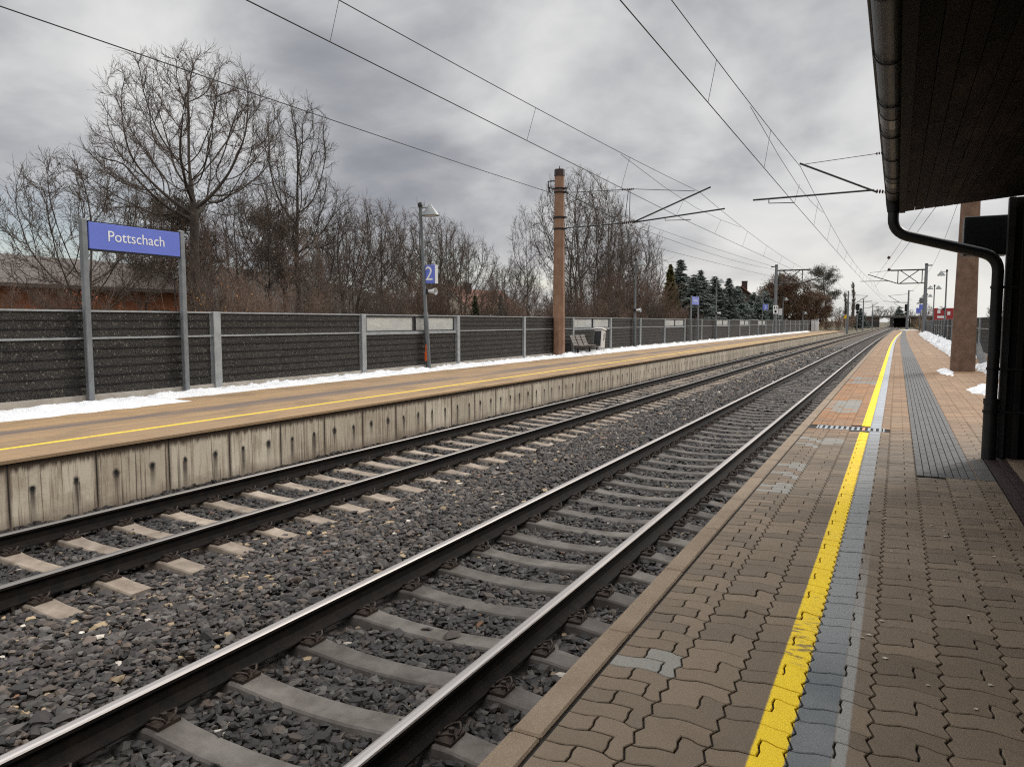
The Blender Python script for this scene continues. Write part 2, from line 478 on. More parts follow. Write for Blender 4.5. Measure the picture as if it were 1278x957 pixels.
MAT['joint'] = mk('dark_joint', (.012, .010, .008), (.02, .017, .014), 20, .95, 0, 0)
MAT['kerb'] = mk('kerb_concrete', (.175, .125, .082), (.235, .175, .118), 2.5, .8, 0, .4, 150, c3=(.33, .25, .17))
MAT['tactile'] = mk('dark_tactile_tiles', (.070, .068, .066), (.105, .10, .095), 3, .7, 0, .25, 120, c3=(.05, .048, .046))

# stained precast wall of the opposite platform
m, nt, b = new_mat('stained_precast_concrete')
t = nt.nodes.new('ShaderNodeTexCoord'); sp = nt.nodes.new('ShaderNodeSeparateXYZ'); nt.links.new(t.outputs['Object'], sp.inputs[0])
Y, Z = sp.outputs[1], sp.outputs[2]
streak = noise(nt, coords(nt, (0, 11, .8)), 1.0, 7, .75)
mott = noise(nt, coords(nt, (1, 1, 1)), 3.0, 6, .65)
wn = nt.nodes.new('ShaderNodeTexWhiteNoise'); wn.noise_dimensions = '1D'
nt.links.new(math_n(nt, 'FLOOR', math_n(nt, 'ADD', Y, .5 + 100)), wn.inputs['W'])
wh_ = nt.nodes.new('ShaderNodeTexWhiteNoise'); wh_.noise_dimensions = '1D'
nt.links.new(math_n(nt, 'FLOOR', math_n(nt, 'ADD', math_n(nt, 'MULTIPLY', Y, 2), 200)), wh_.inputs['W'])
HV = wh_.outputs['Value']
c = mixc(nt, mott, (.53, .46, .35), (.70, .62, .49))
c = mixc(nt, wn.outputs['Value'], mixc(nt, 1.0, c, (.74, .72, .70), 'MULTIPLY'), c)
blot = noise(nt, coords(nt, (1, .9, 1.3), loc=(5, 1, 2)), 1.6, 6, .7)
c = mixc(nt, maprange(nt, blot, .50, .68, 0, .7), c, (.30, .235, .165))
c = mixc(nt, maprange(nt, streak, .49, .68, 0, .85), c, (.185, .130, .085))
drip = noise(nt, coords(nt, (0, 30, .5), loc=(3, 3, 3)), 1.0, 3, .5)
c = mixc(nt, maprange(nt, drip, .57, .66, 0, .85), c, (.065, .043, .029))
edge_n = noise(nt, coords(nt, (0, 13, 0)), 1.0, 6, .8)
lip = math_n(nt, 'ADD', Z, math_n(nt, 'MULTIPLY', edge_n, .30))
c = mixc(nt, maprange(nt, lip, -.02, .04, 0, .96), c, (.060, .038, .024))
fy = math_n(nt, 'FRACT', math_n(nt, 'ADD', Y, .5 + 100))
jd = math_n(nt, 'MINIMUM', fy, math_n(nt, 'SUBTRACT', 1, fy))
jw = math_n(nt, 'ADD', jd, math_n(nt, 'MULTIPLY', math_n(nt, 'SUBTRACT', mott, .5), .045))
c = mixc(nt, maprange(nt, jw, .050, .010, 0, .85), c, (.10, .068, .045))
c = mixc(nt, maprange(nt, jd, .010, .007), c, (.02, .015, .012))
h2 = math_n(nt, 'FRACT', math_n(nt, 'ADD', math_n(nt, 'MULTIPLY', Y, 2), .0 + 100))
hd = math_n(nt, 'DIVIDE', math_n(nt, 'ABSOLUTE', math_n(nt, 'SUBTRACT', h2, .5)), 2)
hz = math_n(nt, 'ADD', Z, .37)
rr = math_n(nt, 'SQRT', math_n(nt, 'ADD', math_n(nt, 'MULTIPLY', hd, hd), math_n(nt, 'MULTIPLY', math_n(nt, 'MULTIPLY', hz, hz), .6)))
rw = math_n(nt, 'ADD', rr, math_n(nt, 'MULTIPLY', math_n(nt, 'SUBTRACT', noise(nt, t.outputs['Object'], 22, 4), .5), .05))
# rust run below each hole, its length differs from hole to hole
hid = noise(nt, coords(nt, (0, 1.0, 0)), 1.7, 0)
runw = math_n(nt, 'MULTIPLY', maprange(nt, math_n(nt, 'ADD', hd, math_n(nt, 'MULTIPLY', math_n(nt, 'SUBTRACT', drip, .5), .13)), .052, .018), maprange(nt, hz, .0, -.03))
runw = math_n(nt, 'MULTIPLY', runw, maprange(nt, math_n(nt, 'ADD', hz, math_n(nt, 'MULTIPLY', HV, .30)), -.30, .10, .0, 1))
c = mixc(nt, math_n(nt, 'MULTIPLY', runw, .85), c, (.030, .019, .014))
c = mixc(nt, math_n(nt, 'MULTIPLY', maprange(nt, math_n(nt, 'ADD', rw, math_n(nt, 'MULTIPLY', HV, .022)), .066, .034), .95), c, (.022, .015, .012))
c = mixc(nt, maprange(nt, rr, .024, .018), c, (.004, .004, .004))
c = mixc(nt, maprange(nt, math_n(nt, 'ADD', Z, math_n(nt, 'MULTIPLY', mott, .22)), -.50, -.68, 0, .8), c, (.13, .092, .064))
nt.links.new(c, b.inputs['Base Color']); b.inputs['Roughness'].default_value = .85
bump(nt, b, math_n(nt, 'ADD', math_n(nt, 'MULTIPLY', mott, .3), math_n(nt, 'ADD', maprange(nt, jd, .006, .012), maprange(nt, rr, .018, .026))), .5, .02)
MAT['precast'] = m

# soffit boards: each board its own tone
m, nt, b = new_mat('dark_stained_boards')
tone = attr_color(nt, 'tone').outputs['Fac']
g = noise(nt, coords(nt, (48, 3.0, 48)), 1.0, 6, .75)
g2 = noise(nt, coords(nt, (5, .9, 5)), 1.0, 4, .6)
c = mixc(nt, tone, (.006, .0048, .0042), (.070, .050, .040))
c = mixc(nt, maprange(nt, g, .42, .62), c, mixc(nt, .8, c, (.012, .009, .008)))
c = mixc(nt, maprange(nt, g2, .55, .75), c, mixc(nt, .45, c, (.11, .085, .07)))
nt.links.new(c, b.inputs['Base Color']); b.inputs['Roughness'].default_value = .7
b.inputs['Specular IOR Level'].default_value = .08
bump(nt, b, g, .4, .004)
MAT['boards'] = m

# ------------------------------------------------------------------ sky, sun
SUN_EL, SUN_AZ = R(30), R(26)          # azimuth measured from +y towards +x
w = bpy.data.worlds.new('World'); scene.world = w; w.use_nodes = True
nt = w.node_tree
bg = nt.nodes['Background']
sky = nt.nodes.new('ShaderNodeTexSky'); sky.sky_type = 'NISHITA'; sky.sun_disc = False
sky.sun_elevation = SUN_EL; sky.sun_rotation = SUN_AZ
sky.air_density = 1.0; sky.dust_density = 1.5
STR = .10
t = nt.nodes.new('ShaderNodeTexCoord'); D = t.outputs['Generated']
sp = nt.nodes.new('ShaderNodeSeparateXYZ'); nt.links.new(D, sp.inputs[0])
dx, dy, dz = sp.outputs
den = math_n(nt, 'ADD', math_n(nt, 'MAXIMUM', dz, 0), .38)
cb = nt.nodes.new('ShaderNodeCombineXYZ')
nt.links.new(math_n(nt, 'DIVIDE', dx, den), cb.inputs[0]); nt.links.new(math_n(nt, 'DIVIDE', dy, den), cb.inputs[1])
P = cb.outputs[0]
c1 = noise(nt, P, 2.05, 9, .52, .2)
mp = nt.nodes.new('ShaderNodeMapping'); mp.inputs['Location'].default_value = (4.1, 2.2, 7); nt.links.new(P, mp.inputs['Vector'])
c2 = noise(nt, mp.outputs[0], 1.05, 4, .5, .2)
cl = math_n(nt, 'ADD', math_n(nt, 'MULTIPLY', c1, .6), math_n(nt, 'MULTIPLY', c2, .4))
dark, lite = (1.85, 1.93, 2.18), (5.15, 5.15, 5.12)
cl = math_n(nt, 'ADD', cl, math_n(nt, 'MULTIPLY', maprange(nt, dx, -.95, .05, -.5, .5), .07))
cc = mixc(nt, maprange(nt, cl, .36, .63, 0, 1, True), dark, lite)
# brighter towards the zenith (thick overcast) and in a band of thin cloud low down ahead
zen = maprange(nt, dz, .45, .95, 1.0, 4.0)
sund = nt.nodes.new('ShaderNodeVectorMath'); sund.operation = 'DOT_PRODUCT'
nt.links.new(D, sund.inputs[0]); sund.inputs[1].default_value = (math.sin(R(5)) , math.cos(R(5)), .04)
glow = math_n(nt, 'MULTIPLY', maprange(nt, sund.outputs['Value'], .80, 1.0, 0, 1, True), maprange(nt, dz, .15, .0, 0, 1, True))
lowband = maprange(nt, dz, .14, .02, 0, .25, True)
cc = mixc(nt, math_n(nt, 'MULTIPLY', glow, maprange(nt, c1, .3, .6, .55, 1)), cc, (6.1, 5.95, 5.55))
lowband = math_n(nt, 'MULTIPLY', lowband, maprange(nt, dx, -.25, -.55, 1, 2.6))
cc = mixc(nt, math_n(nt, 'MULTIPLY', lowband, maprange(nt, c1, .42, .58)), cc, (5.8, 5.6, 5.25))
vm = nt.nodes.new('ShaderNodeVectorMath'); vm.operation = 'SCALE'
nt.links.new(cc, vm.inputs[0]); nt.links.new(zen, vm.inputs['Scale'])
# a few rifts of blue low on the left
rift = math_n(nt, 'MULTIPLY', maprange(nt, c2, .50, .60), maprange(nt, dz, .20, .06))
rift = math_n(nt, 'MULTIPLY', rift, maprange(nt, dx, -.30, -.45))
rift = math_n(nt, 'MULTIPLY', rift, .75)
tot = mixc(nt, rift, vm.outputs[0], sky.outputs[0])
nt.links.new(tot, bg.inputs['Color'])
bg.inputs['Strength'].default_value = STR

sun_d = bpy.data.lights.new('sun', 'SUN'); sun = bpy.data.objects.new('sun', sun_d); COL.objects.link(sun)
sun_d.energy = 1.3; sun_d.angle = R(13); sun_d.color = (1, .95, .88)
sd = Vector((math.sin(SUN_AZ)*math.cos(SUN_EL), math.cos(SUN_AZ)*math.cos(SUN_EL), math.sin(SUN_EL)))
sun.rotation_euler = (-sd).to_track_quat('-Z', 'Y').to_euler()

# ------------------------------------------------------------------ ground
YS = [-40, -10, 0, 10, 20, 30, 40, 50, 60, 70, 80, 90, 100, 110, 120, 140, 160, 180, 200, 240, 280, 320, 360, 420]
def strip(name, xs, zs, ys, mat, kind='structure'):
    """a sheet along the line; xs/zs give its cross-section"""
    vs, fs = [], []
    for y in ys:
        for x, z in zip(xs, zs): vs.append((x + bend(y), y, z))
    n = len(xs)
    for i in range(len(ys) - 1):
        for k in range(n - 1): fs.append((i*n + k, i*n + k + 1, i*n + n + k + 1, i*n + n + k))
    return structure(name, mesh_np(name, vs, fs, [mat]))

gy = [-400, -40, 0, 40, 60, 80, 100, 120, 160, 200, 300, 420, 900, 2500]
strip('ground', [-2500, -400, -60, -13.7, -13.45, 3.55, 3.9, 60, 400, 2500], [-.3, -.3, -.3, -.3, -.95, -.95, -.3, -.3, -.3, -.3], gy, MAT['ground'])
strip('track_bed', [-8.5, -8.3, -5.4, -4.6, -4.2, -1.5, -1.05], [-.78, -.835, -.835, -.79, -.82, -.845, -.85], YS, MAT['bed'])

# distant wooded hill on the left
def hill(name, cx, cy, sx, sy, h, ang):
    n = 48; vs, fs = [], []
    for i in range(n + 1):
        for j in range(n + 1):
            a, bq = (i/n*2 - 1)*2.4, (j/n*2 - 1)*2.4
            z = h*math.exp(-(a*a + bq*bq)*.55) + h*.02*math.sin(a*9 + bq*5)*math.exp(-(a*a + bq*bq)*.3) + random.uniform(-.9, .9) - 4
            x, y = a*sx, bq*sy
            vs.append((cx + x*math.cos(ang) - y*math.sin(ang), cy + x*math.sin(ang) + y*math.cos(ang), z))
    for i in range(n):
        for j in range(n): fs.append((i*(n + 1) + j, (i + 1)*(n + 1) + j, (i + 1)*(n + 1) + j + 1, i*(n + 1) + j + 1))
    return structure(name, mesh_np(name, vs, fs, [MAT['hill']], smooth=True))
hill('hill', -520, 430, 150, 150, 50, .4)
hill('hill', -1500, 900, 420, 300, 80, .4)
hill('hill', -700, 1700, 500, 200, 12, 0)

# ------------------------------------------------------------------ near platform
def ysmooth(a, b2, st): 
    k = max(1, int(round((b2 - a)/st))); return [a + (b2 - a)*i/k for i in range(k + 1)]
PAVE_END = 36.0
def inset(poly, g):
    """polygon moved inwards by g (counter-clockwise order)"""
    n = len(poly); out = []
    for i in range(n):
        (x0, y0), (x1, y1), (x2, y2) = poly[i - 1], poly[i], poly[(i + 1) % n]
        ax, ay = x1 - x0, y1 - y0; bx, by = x2 - x1, y2 - y1
        la, lb = math.hypot(ax, ay) or 1e-9, math.hypot(bx, by) or 1e-9
        nx, ny = -ay/la - by/lb, ax/la + bx/lb
        l2 = nx*nx + ny*ny
        k = 2/max(l2, .9)
        out.append((x1 + nx*g*k/1, y1 + ny*g*k/1) if False else (x1 + nx*g*k, y1 + ny*g*k))
    return out
def make_pavers():
    V, F, T = [], [], []
    rnd = random.Random(3)
    U = .11                                # a third of one pair of stones
    cols = [(-1.062, -.78, 'kerb')]
    x = -.78
    while x < 3.35: cols.append((round(x, 3), round(x + .25, 3), 'pair')); x += .25
    def wave(x): 
        t_ = ((x + .055)/.25) % 1.0
        return .0115*(-1 if t_ < .22 else 1 if .5 < t_ < .78 else (math.cos(PI*(t_ - .22)/.28)*-1 if t_ <= .5 else math.cos(PI*(t_ - .78)/.22)))
    def saw(y, k=1.0):
        t_ = (y/U) % 1.0
        return .011*k*(t_/.15 if t_ < .15 else 1 - 2*(t_ - .15)/.6 if t_ < .75 else -1 + (t_ - .75)/.25)
    def hpath(xa, xb, yl, n=5): return [(xa + (xb - xa)*i/n, yl + wave(xa + (xb - xa)*i/n)) for i in range(n + 1)]
    def vpath(xc, ya, yb, k, straight=False):
        """up along a bold joint at xc"""
        if straight: return [(xc, ya + wave(xc)), (xc, yb + wave(xc))]
        ys = [ya]
        q = math.floor(ya/U)
        for j in range(int(q), int(math.ceil(yb/U)) + 1):
            for f_ in (.15, .75):
                yy = (j + f_)*U
                if ya + .004 < yy < yb - .004: ys.append(yy)
        ys.append(yb)
        return [(xc + (0 if yy in (ya, yb) else saw(yy, k)), yy + wave(xc)) for yy in ys]
    def step(xs, ya, yb):
        """the little Z step in mid-stone, going up"""
        h = yb - ya
        return [(xs, ya + wave(xs)), (xs + .004, ya + h*.32 + wave(xs)), (xs - .004, ya + h*.66 + wave(xs)), (xs, yb + wave(xs))]
    def emit(poly, tone, y0, gap):
        n0 = []
        for p in poly:
            if not n0 or math.hypot(p[0] - n0[-1][0], p[1] - n0[-1][1]) > .002: n0.append(p)
        if math.hypot(n0[0][0] - n0[-1][0], n0[0][1] - n0[-1][1]) < .002: n0.pop()
        o = len(V); n = len(n0); dz = rnd.gauss(0, .0009)
        A = inset(n0, gap); B = inset(n0, gap + .0030)
        for (px, py) in A: V.append((px, py, -.012))
        for (px, py) in A: V.append((px, py, -.003 + dz))
        for (px, py) in B: V.append((px, py, dz))
        T.extend([tone]*(3*n))
        for s_ in range(2):
            for i in range(n):
                j = (i + 1) % n
                F.append((o + s_*n + i, o + s_*n + j, o + s_*n + n + j, o + s_*n + n + i))
        F.append(tuple(o + 2*n + i for i in range(n)))
    def tone_for(cx, cy):
        t_ = rnd.random()*.9
        if cx < -.33:
            if rnd.random() < .012 and cy < 30: t_ = 1.4
            if 9.3 < cy < 10.1 and cx < -.45 and rnd.random() < .5: t_ = 1.4
            if 13.2 < cy < 15.2 and -.95 < cx < -.42 and rnd.random() < .8: t_ = 1.4
            if 7.4 < cy < 8.1 and -1.0 < cx < -.75 and rnd.random() < .8: t_ = 1.4
            if 5.3 < cy < 6.3 and -1.0 < cx < -.75 and rnd.random() < .45: t_ = 1.15
            if 6.6 < cy < 7.0 and -1.0 < cx < -.8: t_ = 1.3
            if 19.5 < cy < 22 and -.95 < cx < -.4 and rnd.random() < .6: t_ = 1.4
            if 2.80 < cy < 3.05 and -.93 < cx < -.80: t_ = 1.4
        elif rnd.random() < .006: t_ = 1.0
        return t_
    for ci, (xa, xb, kind) in enumerate(cols):
        clip = None
        yy0 = 1.5 - rnd.choice([0, U, 2*U])
        P = 2*U if kind == 'kerb' else 3*U
        wid = xb - xa
        cx = (xa + xb)/2
        y0 = math.floor(yy0/U)*U
        while y0 < PAVE_END:
            y = y0; y0 += P
            xb_ = xb
            if y < 9.5 and xa > .86: continue
            if y < 9.5 and xb > .90: xb_ = .88
            if y > 8.02 and .24 < cx < .73: continue                # tactile strip
            
            if 11.0 < y < 11.44 and -1.0 < cx < -.08: continue       # drain grate
            last = abs(xb_ - .88) < 1e-6 or xb_ > 3.4
            g = .0037
            if kind == 'kerb':
                xm, xl = xa + .42*wid, xa + .76*wid
                emit(hpath(xa, xl, y) + step(xl, y, y + U) + hpath(xa, xl, y + U)[::-1], tone_for(cx, y), y, g)
                emit(hpath(xa, xm, y + U) + step(xm, y + U, y + 2*U) + hpath(xa, xm, y + 2*U)[::-1], tone_for(cx - .1, y), y, g)
                emit(hpath(xl, xb, y) + vpath(xb, y, y + 2*U, 1) + hpath(xm, xb, y + 2*U)[::-1] + step(xm, y + U, y + 2*U)[::-1] + hpath(xm, xl, y + U, 2) + step(xl, y, y + U)[::-1], tone_for(cx + .05, y), y, g)
            else:
                xs = xa + (.60 + .03*((ci*7) % 3 - 1))*wid
                if xb_ - xa < .2: xs = xa + .5*(xb_ - xa)
                emit(hpath(xa, xb_, y) + vpath(xb_, y, y + 2*U, 1, last) + hpath(xs, xb_, y + 2*U)[::-1] + step(xs, y + U, y + 2*U)[::-1] + hpath(xa, xs, y + U)[::-1] + vpath(xa, y, y + U, 1)[::-1], tone_for(cx, y), y, g)
                emit(hpath(xa, xs, y + U) + step(xs, y + U, y + 2*U) + hpath(xs, xb_, y + 2*U) + vpath(xb_, y + 2*U, y + 3*U, 1, last) + hpath(xa, xb_, y + 3*U)[::-1] + vpath(xa, y + U, y + 3*U, 1)[::-1], tone_for(cx, y), y, g)
    me = bpy.data.meshes.new('platform_paving'); me.from_pydata(V, [], F)
    me.materials.append(MAT['paver'])
    a = me.attributes.new('tone', 'FLOAT', 'POINT'); a.data.foreach_set('value', np.array(T, np.float32))
    me.polygons.foreach_set('use_smooth', np.zeros(len(F), bool))
    me.update()
    return me
structure('platform_paving', make_pavers())
strip('platform_base', [-1.075, 3.46], [-.0125, -.0125], ysmooth(-6, PAVE_END, 6), MAT['joint'])
# the far stretch of paving: stones too small to tell apart, modelled as coarser slabs
def far_pavers(xa, xb, y0, y1, dy, dxs, mat, name, z=0.0):
    mb = MB(); rnd = random.Random(5)
    y = y0
    while y < y1 - .01:
        x = xa
        while x < xb - .01:
            e = min(x + dxs, xb); b0, b1 = bend(y), bend(y + dy)
            t = rnd.random()*.9
            if rnd.random() < .02: t = 1.4
            mb.add([(x + .004 + b0, y + .004, z), (e - .004 + b0, y + .004, z), (e - .004 + b1, y + dy - .004, z), (x + .004 + b1, y + dy - .004, z)], [(0, 1, 2, 3)], 0, False, t)
            x = e
        y += dy
    return structure(name, mb.mesh(name, [mat], True))
far_pavers(-1.062, .221, PAVE_END, 156, .8, .325, MAT['paver'], 'platform_paving')
far_pavers(.721, 3.44, PAVE_END, 156, .8, .435, MAT['paver'], 'platform_paving')
strip('platform_base', [-1.075, 3.46], [-.0125, -.0125], ysmooth(PAVE_END, 156, 8), MAT['joint'])
# kerb stones
mb = MB()
y = -3.70
rk = random.Random(9)
while y < 155:
    b0 = bend(y + .5)
    dz = rk.uniform(-.0015, .0015)
    mb.box(-1.195 + b0, -1.076 + b0, y + .004, y + .996, -.16, .003 + dz, c=.008 if y < 40 else 0)
    y += 1.0
structure('platform_kerb', mb.mesh('platform_kerb', [MAT['kerb']]))
strip('platform_wall', [-1.14, -1.138], [-1.0, -.15], YS[1:17], MAT['kerb'])
strip('platform_wall', [3.47, 3.472], [-.013, -1.0], YS[1:17], MAT['concrete'])
mb = MB(); mb.box(-1.19 + bend(156), 3.46 + bend(156), 156.0, 156.2, -.9, .02); structure('platform_wall', mb.mesh('platform_wall', [MAT['concrete']]))
# tactile strip
mb = MB(); rk = random.Random(4)
for k in range(8):
    x0 = .221 + k*.0625
    y = 8.10 + (.15 if k % 2 else 0)
    mb.box(x0 + .003, x0 + .0595, 8.10, y - .004, -.012, .003) if k % 2 else None
    while y < PAVE_END:
        mb.box(x0 + .003, x0 + .0595, y + .004, y + .296, -.012, .003 + rk.uniform(0, .002), c=.003 if y < 22 else 0)
        y += .30
for k in range(4):            # attention field reaching towards the shelter door
    for j in range(4):
        mb.box(.735 + k*.036, .735 + k*.036 + .028, 8.10 + j*.3 + .004, 8.10 + j*.3 + .296, .001, .005)
structure('tactile_paving', mb.mesh('tactile_paving', [MAT['tactile']]))
strip('tactile_paving', [.221, .721], [0.001, 0.001], ysmooth(PAVE_END, 150, 6), MAT['tactile'])
# litter specks on the paving: small pale leaves
mb = MB(); rk = random.Random(12)
for _ in range(26):
    x, y = rk.uniform(-.1, .85), rk.uniform(2.2, 8); a = rk.random()*6.28
    s = rk.uniform(.006, .014); z = .004
    mb.add([(x + s*math.cos(a + i*1.2566)*(1.5 if i % 2 else .8), y + s*math.sin(a + i*1.2566), z + rk.uniform(0, .004)) for i in range(5)], [(0, 1, 2, 3, 4)])
stuff('leaf_litter', mb.mesh('leaf_litter', [mk('dry_leaf_bits', (.40, .33, .24), (.5, .45, .36), 30, .8, 0, 0)]), 'pale dry leaf bits scattered on the paving', 'litter')

# drain grate
g = thing('drain_grate', 'steel drain grate set across the near platform paving and the yellow line', 'grate', (-.53, 11.30, 0))
mb = MB()
mb.box(-.43, .43, -.185, -.165, -.03, .004); mb.box(-.43, .43, .165, .185, -.03, .004)
mb.box(-.43, -.41, -.165, .165, -.03, .004); mb.box(.41, .43, -.165, .165, -.03, .004)
part('frame', mb, MAT['galv'], g)
mb = MB()
for i in range(12):
    x = -.41 + (i + .5)*.82/12
    mb.box(x - .017, x + .017, -.163, .163, -.02, .003, 1 if i in (8,) else 0)
part('slats', mb, [MAT['galv'], mk('faded_red_paint', (.5, .2, .12), (.55, .3, .15), 9, .7)], g)
mb = MB(); mb.box(-.42, .42, -.17, .17, -.05, -.04); part('pit', mb, MAT['joint'], g)

# ------------------------------------------------------------------ opposite platform
far_y = [-6] + [y for y in YS if 0 <= y <= 120] + [136]
strip('opposite_platform_paving', [-13.35, -8.42], [0.0, 0.0], far_y, MAT['paver_opposite'])
strip('opposite_platform_edge', [-8.475, -8.42, -8.42, -8.475], [-.036, -.036, -.0005, -.0005], far_y, MAT['paver_opposite'])
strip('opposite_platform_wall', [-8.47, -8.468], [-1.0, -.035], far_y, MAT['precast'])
mb = MB(); mb.box(-13.2 + bend(136), -8.44 + bend(136), 136.0, 136.2, -.9, -.01); structure('opposite_platform_wall', mb.mesh('opposite_platform_wall', [MAT['concrete']]))

# ------------------------------------------------------------------ railway tracks
def rail_profile():
    h = [(.075, 0), (.075, .0115), (.022, .032), (.0085, .055), (.0085, .118), (.020, .128), (.036, .140), (.036, .160), (.031, .168), (.016, .172)]
    return h + [(-a, z) for a, z in reversed(h)]
RP = rail_profile()
nrp = len(RP)
RM = [0]*nrp
for i in (7, 8, 9, 10, 11): RM[i] = 1
RAILY = ysmooth(-4, 44, 12) + ysmooth(48, 330, 4)
def sleeper_mesh(mat):
    # length along x, dished between the rail seats
    prof = [(-1.3, -.035), (-1.08, -.02), (-.92, 0), (-.60, 0), (-.50, -.014), (-.25, -.034), (0, -.040), (.25, -.034), (.50, -.014), (.60, 0), (.92, 0), (1.08, -.02), (1.3, -.035)]
    vs, fs = [], []
    for x, z in prof:
        wt = .105 if abs(x) > .55 else .100
        vs += [(x, -wt - .035, -.2), (x, -wt, z - .012), (x, -wt + .012, z), (x, wt - .012, z), (x, wt, z - .012), (x, wt + .035, -.2)]
    for i in range(len(prof) - 1):
        for k in range(5): fs.append((i*6 + k, i*6 + 6 + k, i*6 + 7 + k, i*6 + k + 1))
    mb = MB(); mb.add(vs, fs); mb.add(vs[:6], [(0, 1, 2, 3, 4, 5)]); mb.add(vs[-6:], [(5, 4, 3, 2, 1, 0)])
    return mb.mesh('sleeper', [mat])
def clip_mesh():
    mb = MB()
    for s in (1,):
        mb.box(s*.125 - .05, s*.125 + .05, -.075, .075, -.005, .016)          # guide plate
        for q in (-1, 1):
            pts = [(s*.165, q*.018, .020), (s*.172, q*.040, .048), (s*.150, q*.064, .062), (s*.110, q*.066, .046), (s*.078, q*.052, .030), (s*.072, q*.020, .026)]
            mb.tube(pts, .0075, 6)
        mb.tube([(s*.135, 0, .01), (s*.135, 0, .060)], [.019, .016], 6)       # screw
    return mb.mesh('rail_fastening', [MAT['clip']])
CLIP = clip_mesh()
def railway_track(cx, y_first, label, sl_mat, head):
    t = thing('railway_track', label, 'railway track', (cx, 0, -.57))
    for s in (-1, 1):
        mb = MB(); mb.sweep(RP, [(s*.7535 + bend(y), y, -.172) for y in RAILY], RM)
        part('rail', mb, [MAT['rail_side'], MAT[head]], t)
    me = sleeper_mesh(sl_mat)
    rest = MB()
    k = 0
    y = y_first
    n = 0
    while y < 326:
        if n < 100:
            o = put('sleeper', me, t, (bend(y), y, -.182 + random.uniform(-.006, .003)), (random.uniform(-.012, .012), 0, random.uniform(-.006, .006)))
            if n < 36:
                for s in (-1, 1):
                    for q in (0, PI): put('rail_fastening', CLIP, o, (s*.7535, 0, .003), (0, 0, q))
        else:
            rest.box(-1.3 + bend(y), 1.3 + bend(y), y - .11, y + .11, -.34, -.20)
        n += 1
        y += .6
    o = part('sleeper_row', rest, sl_mat, t); o['kind'] = 'stuff'
    return t
TN, TF = -2.93, -6.89
railway_track(TN, 4.43 - .6*6, 'railway track beside the near platform, with dark grey sleepers and shiny rails', MAT['sleeper_dark'], 'rail_top')
railway_track(TF, 3.98 - .6*4, 'railway track beside the stained wall of the opposite platform, with paler sleepers', MAT['sleeper_light'], 'rail_top_dull')

# ------------------------------------------------------------------ ballast stones
PHI = (1 + 5**.5)/2
ICO = np.array([(-1, PHI, 0), (1, PHI, 0), (-1, -PHI, 0), (1, -PHI, 0), (0, -1, PHI), (0, 1, PHI), (0, -1, -PHI), (0, 1, -PHI), (PHI, 0, -1), (PHI, 0, 1), (-PHI, 0, -1), (-PHI, 0, 1)], float)
ICO /= np.linalg.norm(ICO[0])
ICOF = np.array([(0, 11, 5), (0, 5, 1), (0, 1, 7), (0, 7, 10), (0, 10, 11), (1, 5, 9), (5, 11, 4), (11, 10, 2), (10, 7, 6), (7, 1, 8), (3, 9, 4), (3, 4, 2), (3, 2, 6), (3, 6, 8), (3, 8, 9), (4, 9, 5), (2, 4, 11), (6, 2, 10), (8, 6, 7), (9, 8, 1)])
def bed_height(x):
    xs = [-8.46, -8.2, -7.7, -6.1, -5.55, -5.2, -4.6, -4.1, -3.7, -2.2, -1.75, -1.1]
    zs = [-.755, -.785, -.812, -.812, -.800, -.775, -.742, -.752, -.815, -.815, -.815, -.83]
    return np.interp(x, xs, zs)
